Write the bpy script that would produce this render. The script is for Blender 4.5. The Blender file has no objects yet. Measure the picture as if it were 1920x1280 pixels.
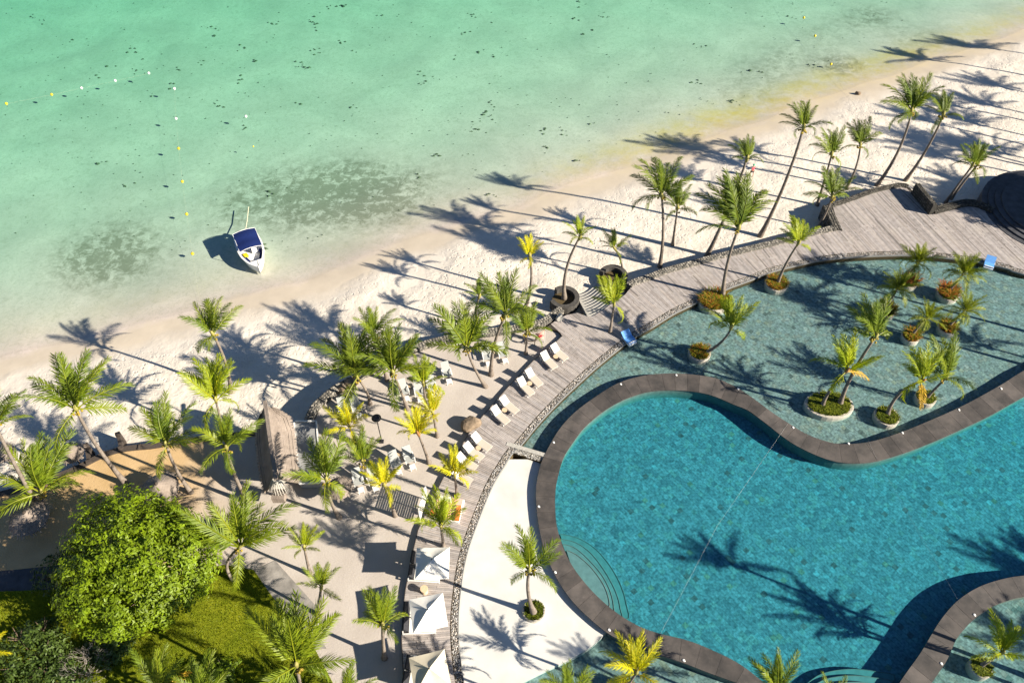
import bpy, bmesh, math, random
import numpy as np
from mathutils import Vector, Matrix
from mathutils.geometry import tessellate_polygon, interpolate_bezier
R = math.radians
rnd = random.Random(7)
C = bpy.context.scene.collection
S = bpy.context.scene

# ------------------------------------------------------------------ camera, sky, sun, exposure
TILT = R(39.5); CAMH = 60.0; FPX = 1493.0
cd = bpy.data.cameras.new('camera'); cam = bpy.data.objects.new('camera', cd); C.objects.link(cam)
cam.location = (0, 0, CAMH); cam.rotation_euler = (TILT, 0, 0)
cd.sensor_width = 36; cd.lens = FPX / 1920 * 36; cd.clip_start = 0.5; cd.clip_end = 1500
S.camera = cam
SUN_EL = R(28.5); SUN_H = Vector((0.937, -0.349, 0)).normalized()
SUN_DIR = Vector((SUN_H.x * math.cos(SUN_EL), SUN_H.y * math.cos(SUN_EL), math.sin(SUN_EL)))
w = bpy.data.worlds.new('World'); S.world = w; w.use_nodes = True
nt = w.node_tree; bg = nt.nodes['Background']
sky = nt.nodes.new('ShaderNodeTexSky'); sky.sky_type = 'NISHITA'; sky.sun_disc = False
sky.sun_elevation = SUN_EL; sky.sun_rotation = math.atan2(SUN_H.x, SUN_H.y)
sky.air_density = 0.75; sky.dust_density = 0.15; sky.ozone_density = 4.0
nt.links.new(sky.outputs[0], bg.inputs[0]); bg.inputs[1].default_value = 0.05
sl = bpy.data.lights.new('sun', 'SUN'); so = bpy.data.objects.new('sun', sl); C.objects.link(so)
sl.energy = 5.0; sl.angle = R(0.53); sl.color = (1.0, 0.91, 0.76)
so.rotation_euler = SUN_DIR.to_track_quat('Z', 'Y').to_euler(); so.location = (60, -20, 80)
S.view_settings.view_transform = 'Standard'; S.view_settings.look = 'None'
S.view_settings.gamma = 1; S.view_settings.exposure = 1.22
try: S.view_settings.use_curve_mapping = False
except Exception: pass
S.cycles.max_bounces = 8; S.cycles.transparent_max_bounces = 16; S.cycles.caustics_reflective = False; S.cycles.caustics_refractive = False

# ------------------------------------------------------------------ site survey: photo point -> place at height z
ct, st = math.cos(TILT), math.sin(TILT)
def ray(px, py):
    x = (px - 960) / FPX; y = -(py - 640) / FPX
    return Vector((x, st + y * ct, -ct + y * st))
def G(px, py, z=0.0):
    d = ray(px, py); t = (z - CAMH) / d.z
    return Vector((d.x * t, d.y * t, z))
def near_axis(base, px, py):
    d = ray(px, py); dh2 = d.x * d.x + d.y * d.y
    k = (base.x * d.x + base.y * d.y) / dh2
    return Vector((d.x * k, d.y * k, CAMH + d.z * k))
SEA = -2.5; FOOT = -1.65; TZ = -0.32      # sea level, foot of the beach wall, terrace sand (deck top is 0)

# ------------------------------------------------------------------ helpers
def tag(o, label=None, cat=None, group=None, kind=None):
    if label: o['label'] = label
    if cat: o['category'] = cat
    if group: o['group'] = group
    if kind: o['kind'] = kind
    return o
def empty(name, loc=(0, 0, 0), rz=0.0):
    o = bpy.data.objects.new(name, None); C.objects.link(o); o.location = loc; o.rotation_euler = (0, 0, rz)
    o.empty_display_size = 0.3
    return o
def copy_tree(o, parent=None):
    c = o.copy(); C.objects.link(c)
    if parent is not None: c.parent = parent
    for ch in list(o.children): copy_tree(ch, c)
    return c
class MB:
    def __init__(s): s.v = []; s.f = []; s.c = []
    def add(s, vs, fs, col=None):
        b = len(s.v); s.v.extend([tuple(p) for p in vs])
        for f in fs: s.f.append(tuple(b + i for i in f)); s.c.append(col)
        return s
    def box(s, cx, cy, cz, sx, sy, sz, rz=0.0, col=None, rx=0.0, ry=0.0):
        M = Matrix.Rotation(rz, 3, 'Z') @ Matrix.Rotation(ry, 3, 'Y') @ Matrix.Rotation(rx, 3, 'X')
        vs = [M @ Vector((a * sx / 2, b * sy / 2, c * sz / 2)) + Vector((cx, cy, cz)) for c in (-1, 1) for b in (-1, 1) for a in (-1, 1)]
        return s.add(vs, [(0, 2, 3, 1), (4, 5, 7, 6), (0, 1, 5, 4), (2, 6, 7, 3), (0, 4, 6, 2), (1, 3, 7, 5)], col)
    def prism(s, pts, z0, z1, col=None):
        n = len(pts)
        if sum(pts[i][0] * pts[(i + 1) % n][1] - pts[(i + 1) % n][0] * pts[i][1] for i in range(n)) < 0: pts = pts[::-1]
        vs = [(p[0], p[1], z0) for p in pts] + [(p[0], p[1], z1) for p in pts]
        tri = tessellate_polygon([[Vector((p[0], p[1], 0)) for p in pts]])
        fs = []
        for t in tri:
            a, b, c = [Vector((pts[i][0], pts[i][1], 0)) for i in t]
            if (b - a).cross(c - a).z < 0: t = (t[0], t[2], t[1])
            fs.append((t[0] + n, t[1] + n, t[2] + n)); fs.append((t[2], t[1], t[0]))
        fs += [(i, (i + 1) % n, n + (i + 1) % n, n + i) for i in range(n)]
        return s.add(vs, fs, col)
    def tube(s, pts, rad, n=6, col=None, cap=True):
        pts = [Vector(p) for p in pts]; m = len(pts)
        if not hasattr(rad, '__len__'): rad = [rad] * m
        vs = []; prev = None
        for i, p in enumerate(pts):
            t = (pts[min(i + 1, m - 1)] - pts[max(i - 1, 0)]).normalized()
            if prev is None:
                u = t.cross(Vector((0, 0, 1)) if abs(t.z) < 0.9 else Vector((1, 0, 0))).normalized()
            else:
                u = (prev - t * prev.dot(t)).normalized()
            prev = u; b = t.cross(u)
            for k in range(n):
                a = 2 * math.pi * k / n
                vs.append(p + (u * math.cos(a) + b * math.sin(a)) * rad[i])
        fs = [(i * n + k, i * n + (k + 1) % n, (i + 1) * n + (k + 1) % n, (i + 1) * n + k) for i in range(m - 1) for k in range(n)]
        if cap: fs += [tuple(range(n))[::-1], tuple(range((m - 1) * n, m * n))]
        return s.add(vs, fs, col)
    def lathe(s, prof, n=20, cx=0, cy=0, sx=1.0, sy=1.0, rz=0.0, col=None, jit=0.0):
        vs = []; m = len(prof); cr, sr = math.cos(rz), math.sin(rz)
        for r, z in prof:
            for k in range(n):
                a = 2 * math.pi * k / n; rr = r * (1 + (rnd.uniform(-jit, jit) if jit else 0))
                x, y = rr * math.cos(a) * sx, rr * math.sin(a) * sy
                vs.append((cx + x * cr - y * sr, cy + x * sr + y * cr, z))
        fs = [(i * n + k, i * n + (k + 1) % n, (i + 1) * n + (k + 1) % n, (i + 1) * n + k) for i in range(m - 1) for k in range(n)]
        return s.add(vs, fs, col)
    def mesh(s, name, mat, smooth=False):
        me = bpy.data.meshes.new(name); me.from_pydata(s.v, [], s.f)
        if mat: me.materials.append(mat)
        if any(c is not None for c in s.c):
            at = me.color_attributes.new('Col', 'FLOAT_COLOR', 'CORNER')
            arr = []
            for f, c in zip(s.f, s.c):
                c = c or (1, 1, 1); arr.extend([c[0], c[1], c[2], 1.0] * len(f))
            at.data.foreach_set('color', arr)
        if smooth: me.polygons.foreach_set('use_smooth', [True] * len(me.polygons))
        me.update(); return me
    def build(s, name, mat, parent=None, smooth=False, loc=None):
        o = bpy.data.objects.new(name, s.mesh(name, mat, smooth)); C.objects.link(o)
        if parent is not None: o.parent = parent
        if loc is not None: o.location = loc
        return o
def catmull(pts, step=0.5, closed=False):
    P = [Vector((p[0], p[1], 0)) for p in pts]; out = []; n = len(P)
    for i in range(n if closed else n - 1):
        if closed: a, b, c, d = P[i - 1], P[i], P[(i + 1) % n], P[(i + 2) % n]
        else: a, b, c, d = P[max(i - 1, 0)], P[i], P[i + 1], P[min(i + 2, n - 1)]
        k = max(2, int((c - b).length / step))
        for j in range(k):
            t = j / k
            out.append(0.5 * ((2 * b) + (c - a) * t + (2 * a - 5 * b + 4 * c - d) * t * t + (3 * b - a - 3 * c + d) * t ** 3))
    if not closed: out.append(P[-1])
    return out
def resample(P, step):
    out = [P[0].copy()]; acc = 0
    for i in range(len(P) - 1):
        a, b = P[i], P[i + 1]; L = (b - a).length; d = step - acc
        while d <= L and L > 0:
            out.append(a + (b - a) * (d / L)); d += step
        acc = L - (d - step)
    return out
def line(pxs, z, step=0.5, smooth=True):
    q = [G(x, y, z) for x, y in pxs]
    return catmull(q, step) if smooth else [Vector((p.x, p.y, 0)) for p in q]
def tang(P, i):
    t = P[min(i + 1, len(P) - 1)] - P[max(i - 1, 0)]; return t.normalized()
def offset(P, d):
    out = []
    for i in range(len(P)):
        t = tang(P, i); out.append(P[i] + Vector((-t.y, t.x, 0)) * d)
    return out
def inside(pt, poly):
    x, y = pt[0], pt[1]; r = False; j = len(poly) - 1
    for i in range(len(poly)):
        a, b = poly[i], poly[j]
        if (a[1] > y) != (b[1] > y) and x < (b[0] - a[0]) * (y - a[1]) / (b[1] - a[1]) + a[0]: r = not r
        j = i
    return r
def nearest(P, q):
    best = None; bd = 1e9
    for i in range(len(P) - 1):
        a, b = P[i], P[i + 1]; ab = b - a; L2 = ab.length_squared
        t = 0 if L2 == 0 else max(0, min(1, (q - a).dot(ab) / L2)); c = a + ab * t; d = (q - c).length_squared
        if d < bd: bd = d; best = c
    return best
def xy(l): return [(p.x, p.y) for p in l]

# ------------------------------------------------------------------ materials
class NT:
    def __init__(s, name):
        s.m = bpy.data.materials.new(name); s.m.use_nodes = True; s.t = s.m.node_tree; s.n = s.t.nodes
        s.p = s.n['Principled BSDF']; s.out = s.n['Material Output']
    def new(s, ty, **k):
        o = s.n.new(ty)
        for a, b in k.items(): setattr(o, a, b)
        return o
    def lk(s, a, b): s.t.links.new(a, b)
    def pos(s):
        if not hasattr(s, '_p'): s._p = s.new('ShaderNodeNewGeometry').outputs['Position']
        return s._p
    def noise(s, scale, detail=3, rough=0.55, vec=None, dist=0.0):
        o = s.new('ShaderNodeTexNoise'); o.inputs['Scale'].default_value = scale; o.inputs['Detail'].default_value = detail
        o.inputs['Roughness'].default_value = rough; o.inputs['Distortion'].default_value = dist
        s.lk(vec or s.pos(), o.inputs['Vector']); return o.outputs['Fac']
    def voro(s, scale, feature='F1', out='Distance', vec=None):
        o = s.new('ShaderNodeTexVoronoi', feature=feature); o.inputs['Scale'].default_value = scale
        s.lk(vec or s.pos(), o.inputs['Vector']); return o.outputs[out]
    def mr(s, v, a, b, c=0.0, d=1.0, smooth=False):
        o = s.new('ShaderNodeMapRange'); o.clamp = True
        if smooth: o.interpolation_type = 'SMOOTHSTEP'
        for i, x in enumerate((a, b, c, d)): o.inputs[i + 1].default_value = x
        s.lk(v, o.inputs[0]); return o.outputs[0]
    def math(s, op, a, b=None):
        o = s.new('ShaderNodeMath', operation=op)
        for i, x in enumerate((a, b)):
            if x is None: continue
            if isinstance(x, (int, float)): o.inputs[i].default_value = x
            else: s.lk(x, o.inputs[i])
        return o.outputs[0]
    def mix(s, f, a, b, mode='MIX'):
        o = s.new('ShaderNodeMix', data_type='RGBA', blend_type=mode)
        for i, x in ((0, f), (6, a), (7, b)):
            if isinstance(x, (int, float)): o.inputs[i].default_value = x
            elif isinstance(x, tuple): o.inputs[i].default_value = (*x[:3], 1)
            else: s.lk(x, o.inputs[i])
        return o.outputs[2]
    def attr(s, name, out='Color'):
        o = s.new('ShaderNodeAttribute'); o.attribute_name = name; return o.outputs[out]
    def bump(s, h, strength=0.3, dist=0.05):
        o = s.new('ShaderNodeBump'); o.inputs['Strength'].default_value = strength; o.inputs['Distance'].default_value = dist
        s.lk(h, o.inputs['Height']); s.lk(o.outputs[0], s.p.inputs['Normal']); return o.outputs[0]
    def base(s, c):
        if isinstance(c, tuple): s.p.inputs['Base Color'].default_value = (*c[:3], 1)
        else: s.lk(c, s.p.inputs['Base Color'])
    def set(s, rough=0.8, spec=0.3, metal=0.0):
        s.p.inputs['Roughness'].default_value = rough; s.p.inputs['Specular IOR Level'].default_value = spec; s.p.inputs['Metallic'].default_value = metal
        return s.m
def simple(name, col, rough=0.7, var=0.12, scale=6.0, spec=0.3, bump=0.0, bscale=20.0, metal=0.0):
    n = NT(name); f = n.noise(scale, 4)
    a = tuple(min(1, c * (1 - var)) for c in col); b = tuple(min(1, c * (1 + var)) for c in col)
    n.base(n.mix(n.mr(f, 0.3, 0.7), a, b))
    if bump: n.bump(n.noise(bscale, 4), bump, 0.03)
    return n.set(rough, spec, metal)
def attr_mat(name, rough=0.75, spec=0.25, var=0.2, scale=4.0, bump=0.2, bscale=30.0):
    n = NT(name); f = n.mr(n.noise(scale, 4), 0.3, 0.7, 1 - var, 1 + var)
    n.base(n.mix(1.0, n.attr('Col'), f, 'MULTIPLY'))
    if bump: n.bump(n.noise(bscale, 3), bump, 0.02)
    return n.set(rough, spec)
def leaf_mat(name, c1, c2, tips=(0.3, 0.25, 0.02), transl=0.35, spec=0.35, useattr=False):
    n = NT(name); oi = n.new('ShaderNodeObjectInfo')
    f = n.math('ADD', n.math('MULTIPLY', oi.outputs['Random'], 0.6), n.math('MULTIPLY', n.mr(n.noise(0.9, 3), 0.3, 0.7), 0.45))
    col = n.mix(f, c1, c2)
    if useattr: col = n.mix(1.0, col, n.attr('Col'), 'MULTIPLY')
    n.base(col); n.set(0.48, spec)
    tr = n.new('ShaderNodeBsdfTranslucent'); n.lk(n.mix(1.0, col, (1.0, 1.0, 0.5), 'MULTIPLY'), tr.inputs[0])
    ms = n.new('ShaderNodeMixShader'); ms.inputs[0].default_value = transl
    n.lk(n.p.outputs[0], ms.inputs[1]); n.lk(tr.outputs[0], ms.inputs[2]); n.lk(ms.outputs[0], n.out.inputs[0])
    return n.m
def water_mat(name, dens, col, wave=1.2, bump=0.08, rough=0.04, gloss=1.0, wave2=6.0):
    n = NT(name); n.n.remove(n.p)
    h = n.math('ADD', n.noise(wave, 3, 0.6, dist=0.4), n.math('MULTIPLY', n.noise(wave2, 2), 0.35))
    b = n.new('ShaderNodeBump'); b.inputs['Strength'].default_value = bump; b.inputs['Distance'].default_value = 0.15; n.lk(h, b.inputs['Height'])
    # Schlick reflectance, the same from above and from below (the tint of the volume does the rest)
    dt = n.new('ShaderNodeVectorMath', operation='DOT_PRODUCT'); n.lk(b.outputs[0], dt.inputs[0]); n.lk(n.new('ShaderNodeNewGeometry').outputs['Incoming'], dt.inputs[1])
    frv = n.math('ADD', n.math('MULTIPLY', n.math('POWER', n.math('SUBTRACT', 1.0, n.math('MINIMUM', n.math('ABSOLUTE', dt.outputs['Value']), 1.0)), 5.0), 0.98), 0.02)
    gl = n.new('ShaderNodeBsdfGlossy'); gl.inputs['Roughness'].default_value = rough; n.lk(b.outputs[0], gl.inputs['Normal'])
    gl.inputs[0].default_value = (gloss, gloss, gloss, 1)
    tr = n.new('ShaderNodeBsdfTransparent')
    ms = n.new('ShaderNodeMixShader'); n.lk(frv, ms.inputs[0]); n.lk(tr.outputs[0], ms.inputs[1]); n.lk(gl.outputs[0], ms.inputs[2])
    n.lk(ms.outputs[0], n.out.inputs['Surface'])
    va = n.new('ShaderNodeVolumeAbsorption'); va.inputs[0].default_value = (*col, 1); va.inputs[1].default_value = dens
    n.lk(va.outputs[0], n.out.inputs['Volume'])
    return n.m
M = {}
M['white'] = simple('white_paint', (0.78, 0.77, 0.74), 0.5, 0.04)
M['canvas'] = simple('white_canvas', (0.80, 0.77, 0.71), 0.85, 0.05, 3.0, 0.1, 0.15, 8)
M['beigecanvas'] = simple('cream_canvas', (0.70, 0.62, 0.47), 0.85, 0.06, 3.0, 0.1, 0.15, 8)
M['seatcloth'] = simple('beige_sling_cloth', (0.55, 0.47, 0.39), 0.8, 0.06, 12)
M['greycloth'] = simple('pale_grey_cloth', (0.36, 0.37, 0.36), 0.85, 0.08, 10)
M['blackcloth'] = simple('black_cushion', (0.03, 0.03, 0.035), 0.85, 0.2, 8)
M['metal'] = simple('grey_metal', (0.22, 0.22, 0.22), 0.4, 0.1, 8, 0.5, metal=0.6)
M['black'] = simple('black_metal', (0.025, 0.025, 0.028), 0.5, 0.2, 8)
M['tanwood'] = simple('pale_wood', (0.62, 0.46, 0.30), 0.7, 0.12, 14)
M['darkwood'] = simple('dark_timber', (0.075, 0.06, 0.05), 0.8, 0.25, 9, 0.2, 0.4, 25)
M['blue'] = simple('blue_cushion', (0.12, 0.33, 0.72), 0.6, 0.08, 6)
M['navy'] = simple('navy_canvas', (0.008, 0.02, 0.10), 0.75, 0.12, 5, 0.2, 0.1, 8)
M['gelcoat'] = simple('white_gelcoat', (0.80, 0.80, 0.78), 0.25, 0.03, 3, 0.5)
M['yellow'] = simple('yellow_plastic', (0.75, 0.55, 0.02), 0.5, 0.08, 8)
M['buoywhite'] = simple('white_plastic', (0.82, 0.80, 0.76), 0.5, 0.05, 8)
M['orange'] = simple('orange_cushion', (0.75, 0.22, 0.05), 0.8, 0.15, 3)
M['pink'] = simple('pink_cloth', (0.80, 0.42, 0.34), 0.85, 0.12, 3)
M['red'] = simple('red_paint', (0.72, 0.06, 0.07), 0.6, 0.1, 5)
M['skin'] = simple('skin', (0.42, 0.26, 0.18), 0.6, 0.08, 12)
M['pinkshirt'] = simple('coral_pink_shirt', (0.72, 0.08, 0.12), 0.85, 0.08, 12)
M['darkshorts'] = simple('dark_shorts', (0.03, 0.025, 0.06), 0.85, 0.15, 12)
M['greenhat'] = simple('green_cap', (0.05, 0.42, 0.22), 0.8, 0.1, 12)
M['concrete'] = simple('grey_concrete', (0.30, 0.30, 0.30), 0.85, 0.25, 1.2, 0.2, 0.3, 12)
M['palestone'] = simple('pale_stone', (0.42, 0.40, 0.36), 0.85, 0.18, 5, 0.2, 0.4, 14)
M['whiteplaster'] = simple('white_plaster', (0.61, 0.595, 0.56), 0.5, 0.10, 0.5, 0.4, 0.2, 8)
M['kerb'] = simple('planter_kerb', (0.46, 0.42, 0.36), 0.85, 0.15, 6, 0.2, 0.4, 14)
M['soil'] = simple('planter_soil', (0.10, 0.075, 0.04), 0.95, 0.3, 8, 0.1, 0.6, 20)
M['pathstone'] = simple('grey_path_stone', (0.26, 0.24, 0.22), 0.9, 0.28, 1.4, 0.2, 0.5, 9)
M['darkpave'] = simple('basalt_and_shaded_path', (0.06, 0.062, 0.07), 0.7, 0.35, 1.5, 0.3, 0.3, 9)
M['boulder'] = simple('brown_boulder', (0.20, 0.15, 0.105), 0.9, 0.4, 2.2, 0.2, 0.8, 6)
M['bark'] = simple('tree_bark', (0.14, 0.10, 0.07), 0.9, 0.3, 8, 0.2, 0.6, 16)
M['deadwood'] = simple('bleached_twig', (0.34, 0.30, 0.25), 0.9, 0.2, 8)
M['rope'] = simple('pale_rope', (0.62, 0.60, 0.42), 0.8, 0.1, 12)
M['cable'] = simple('pale_cable', (0.42, 0.42, 0.40), 0.5, 0.05, 12)
M['gutter'] = simple('grey_edge_trim', (0.20, 0.20, 0.20), 0.7, 0.15, 6)
M['poolwall'] = simple('pool_wall_stone', (0.16, 0.17, 0.15), 0.8, 0.2, 2.5, 0.3, 0.3, 12)
M['grout'] = simple('pool_grout', (0.13, 0.21, 0.21), 0.8, 0.15, 2)
M['subdeck'] = simple('deck_underside', (0.05, 0.042, 0.036), 0.9, 0.2, 3)
n = NT('weathered_boards'); f = n.mr(n.noise(2.2, 4), 0.3, 0.7, 0.84, 1.16); c = n.mix(1.0, n.attr('Col'), f, 'MULTIPLY')
c = n.mix(n.mr(n.noise(0.45, 6, 0.7), 0.52, 0.72, 0, 0.45), c, (0.47, 0.42, 0.36)); c = n.mix(n.mr(n.noise(0.8, 6, 0.75), 0.62, 0.76, 0, 0.5), c, (0.20, 0.17, 0.15)); n.base(c); n.bump(n.noise(30, 3), 0.25, 0.02); M['boards'] = n.set(0.8, 0.2)
M['tile'] = attr_mat('pool_tiles', 0.55, 0.4, 0.45, 4.5, 0.1, 14)  # colour mottle puts the water's fine light and dark sparkle into the tiles
M['pebble'] = attr_mat('pebble_stones', 0.8, 0.25, 0.2, 9, 0.0)
M['wallstone'] = attr_mat('wall_stones', 0.9, 0.2, 0.3, 5, 0.5, 14)
M['seaweed'] = simple('seaweed', (0.085, 0.10, 0.06), 0.9, 0.4, 3)
M['fruit'] = simple('coconut_husk', (0.30, 0.22, 0.03), 0.7, 0.3, 6)
M['stalk'] = simple('palm_crownshaft', (0.28, 0.25, 0.07), 0.65, 0.25, 5)
M['fibre'] = simple('dry_palm_fibre', (0.34, 0.17, 0.06), 0.9, 0.3, 8)
# slabs of the coping
n = NT('coping_slate'); f = n.noise(0.7, 5, 0.6); g = n.noise(5, 4, 0.7)
oi = n.new('ShaderNodeObjectInfo')
c = n.mix(n.mr(f, 0.35, 0.65), (0.05, 0.045, 0.042), (0.105, 0.09, 0.081)); c = n.mix(n.mr(g, 0.55, 0.75, 0, 0.4), c, (0.15, 0.13, 0.115))
c = n.mix(1.0, c, n.mr(oi.outputs['Random'], 0, 1, 0.75, 1.2), 'MULTIPLY'); n.base(c); n.bump(n.noise(18, 4), 0.25, 0.02); M['coping'] = n.set(0.6, 0.4)
# palm trunk
n = NT('palm_trunk'); wv = n.new('ShaderNodeTexWave', bands_direction='Z'); wv.inputs['Scale'].default_value = 2.6; wv.inputs['Distortion'].default_value = 2.2; n.lk(n.pos(), wv.inputs[0])
c = n.mix(n.mr(n.noise(3, 4), 0.3, 0.7), (0.17, 0.135, 0.11), (0.33, 0.28, 0.235)); c = n.mix(n.mr(wv.outputs['Fac'], 0.55, 0.95, 0, 0.6), c, (0.07, 0.055, 0.045))
n.base(c); n.bump(wv.outputs['Fac'], 0.5, 0.04); M['trunk'] = n.set(0.9, 0.15)
# thatch
n = NT('thatch'); mp = n.new('ShaderNodeMapping'); mp.inputs['Scale'].default_value = (1.0, 5.0, 1.0); tc = n.new('ShaderNodeTexCoord'); n.lk(tc.outputs['Object'], mp.inputs[0])
a = n.noise(4, 5, 0.7, mp.outputs[0]); b = n.noise(0.8, 4, 0.6)
wv = n.new('ShaderNodeTexWave', bands_direction='X'); wv.inputs['Scale'].default_value = 1.7; wv.inputs['Distortion'].default_value = 4; wv.inputs['Detail'].default_value = 3; n.lk(tc.outputs['Object'], wv.inputs[0])
c = n.mix(n.mr(b, 0.3, 0.7), (0.21, 0.172, 0.145), (0.33, 0.275, 0.235)); c = n.mix(n.mr(a, 0.5, 0.8, 0, 0.45), c, (0.15, 0.12, 0.10)); c = n.mix(n.mr(wv.outputs['Fac'], 0.6, 1, 0, 0.12), c, (0.15, 0.12, 0.10))
n.base(c); n.bump(n.math('ADD', a, n.math('MULTIPLY', wv.outputs['Fac'], 0.15)), 0.7, 0.05); M['thatch'] = n.set(0.95, 0.1)
# leaves
M['leaf_green'] = leaf_mat('coconut_leaf', (0.085, 0.15, 0.008), (0.25, 0.305, 0.013), useattr=True)
M['leaf_dark'] = leaf_mat('dark_coconut_leaf', (0.068, 0.12, 0.010), (0.20, 0.25, 0.013), useattr=True)
M['leaf_yellow'] = leaf_mat('yellow_palm_leaf', (0.37, 0.39, 0.008), (0.64, 0.58, 0.010), transl=0.4, useattr=True)
M['leaf_lime'] = leaf_mat('lime_palm_leaf', (0.20, 0.28, 0.008), (0.38, 0.43, 0.012), transl=0.4, useattr=True)
M['leaf_pygmy'] = leaf_mat('pygmy_palm_leaf', (0.14, 0.19, 0.012), (0.32, 0.36, 0.025), useattr=True)
M['leaf_tree'] = leaf_mat('tree_leaf', (0.085, 0.155, 0.005), (0.21, 0.285, 0.008), transl=0.3, useattr=True)
M['leaf_bush'] = leaf_mat('bush_leaf', (0.055, 0.10, 0.018), (0.11, 0.16, 0.028), transl=0.3, useattr=True)
M['cover'] = leaf_mat('planter_groundcover', (1.0, 1.0, 1.0), (0.75, 0.8, 0.8), transl=0.3, useattr=True)
M['grassblade'] = leaf_mat('grass_blade', (0.12, 0.18, 0.006), (0.24, 0.28, 0.01), transl=0.3)
# lawn soil
n = NT('lawn'); c = n.mix(n.mr(n.noise(0.5, 5, 0.6), 0.3, 0.7), (0.13, 0.165, 0.008), (0.24, 0.25, 0.014)); c = n.mix(n.mr(n.noise(9, 4), 0.45, 0.7, 0, 0.5), c, (0.09, 0.125, 0.006))
n.base(c); n.bump(n.noise(25, 4), 0.8, 0.06); M['lawn'] = n.set(0.95, 0.1)
# terrace sand
n = NT('terrace_sand'); sep = n.new('ShaderNodeSeparateXYZ'); n.lk(n.pos(), sep.inputs[0])
fx = n.mr(n.math('ADD', sep.outputs[0], n.math('MULTIPLY', n.noise(0.25, 3), 6)), -27, -19, 1, 0, True)
pale = n.mix(n.mr(n.noise(0.35, 5, 0.6), 0.3, 0.7), (0.42, 0.37, 0.33), (0.50, 0.45, 0.405))
org = n.mix(n.mr(n.noise(0.5, 4), 0.3, 0.7), (0.46, 0.31, 0.15), (0.56, 0.39, 0.21))
c = n.mix(fx, pale, org); c = n.mix(n.mr(n.noise(7, 5, 0.7), 0.5, 0.8, 0, 0.3), c, (0.30, 0.24, 0.18))
n.base(c); n.bump(n.noise(6, 6, 0.7), 0.45, 0.06); M['sandterrace'] = n.set(0.95, 0.1)
# beach and seabed: shore = metres landward of the waterline, weed = where algae lie
n = NT('beach_sand'); sh = n.attr('shore', 'Fac'); weed = n.attr('weed', 'Fac'); sil = n.attr('silt', 'Fac')
wob = n.math('ADD', sh, n.mr(n.noise(0.25, 4), 0.2, 0.8, -1.3, 1.3))
dry = n.mix(n.mr(n.noise(0.3, 5, 0.6), 0.3, 0.7), (0.56, 0.505, 0.435), (0.67, 0.61, 0.53))
wet = n.mix(n.mr(n.noise(0.4, 4), 0.3, 0.7), (0.50, 0.43, 0.34), (0.58, 0.50, 0.40))
bed = n.mix(n.mr(n.noise(0.13, 5, 0.6, dist=0.6), 0.3, 0.7), (0.50, 0.44, 0.39), (0.66, 0.565, 0.505))
bed = n.mix(n.mr(n.noise(1.4, 5, 0.72, dist=1.2), 0.47, 0.76, 0, 0.62), bed, (0.36, 0.33, 0.26))
bed = n.mix(n.mr(n.noise(4.0, 5, 0.75), 0.56, 0.76, 0, 0.6), bed, (0.22, 0.24, 0.18))
c = n.mix(n.mr(wob, -0.6, 0.8), bed, wet); c = n.mix(n.mr(wob, 2.2, 4.2), c, dry)
silt = n.mix(n.mr(n.noise(0.9, 5, 0.65), 0.3, 0.7), (0.50, 0.37, 0.045), (0.60, 0.48, 0.13))
c = n.mix(n.math('MULTIPLY', sil, n.mr(n.noise(0.4, 6, 0.7), 0.28, 0.68, 0, 0.85)), c, silt)
wm = n.math('MULTIPLY', weed, n.mr(n.noise(0.8, 7, 0.78, dist=0.5), 0.40, 0.68))
c = n.mix(n.math('MINIMUM', wm, 0.62), c, (0.11, 0.11, 0.06))
n.base(c)
foot = n.math('MULTIPLY', n.math('ADD', n.mr(n.voro(2.9), 0.05, 0.26), n.mr(n.voro(1.9), 0.05, 0.3)), n.mr(n.noise(0.22, 4), 0.36, 0.6))
hh = n.math('MULTIPLY', n.math('ADD', n.math('MULTIPLY', foot, 1.5), n.math('MULTIPLY', n.noise(3.0, 6, 0.7), 0.7)), n.mr(wob, 2.5, 6))
n.bump(n.math('ADD', hh, n.math('MULTIPLY', n.noise(1.0, 3, dist=1), 0.25)), 0.42, 0.13); M['beach'] = n.set(0.95, 0.1)
M['seawater'] = water_mat('sea_water', 0.132, (0.0, 0.84, 0.58), 0.9, 0.25)
M['poolwater'] = water_mat('pool_water', 0.48, (0.0, 0.90, 0.97), 1.6, 0.3)
M['shallowwater'] = water_mat('shallow_pool_water', 0.30, (0.0, 0.80, 0.85), 1.8, 0.3)
# ================================================================== THE GROUND AND THE SEA
shore_px = [(-900, 905), (-500, 800), (-200, 722), (0, 668), (100, 646), (200, 622), (300, 600), (380, 575), (470, 548), (560, 528), (640, 500), (720, 466), (800, 436), (880, 412), (960, 392),
            (1060, 352), (1150, 322), (1250, 287), (1340, 252), (1450, 218), (1560, 175), (1650, 147), (1740, 117), (1830, 88), (1920, 55), (2100, -10), (2400, -110), (2900, -260)]
SH = line(shore_px, SEA, 1.5)
SHn = np.array([(p.x, p.y) for p in SH])
def shore_dist(X, Y):
    best = np.full(X.shape, 1e9); sgn = np.ones(X.shape)
    for i in range(len(SHn) - 1):
        a, b = SHn[i], SHn[i + 1]; ab = b - a; L2 = ab @ ab
        t = np.clip(((X - a[0]) * ab[0] + (Y - a[1]) * ab[1]) / L2, 0, 1)
        dx = X - (a[0] + ab[0] * t); dy = Y - (a[1] + ab[1] * t); d = np.hypot(dx, dy)
        cr = ab[0] * (Y - a[1]) - ab[1] * (X - a[0])
        m = d < best; best = np.where(m, d, best); sgn = np.where(m, np.where(cr > 0, -1, 1), sgn)
    return best * sgn          # + on land
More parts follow.
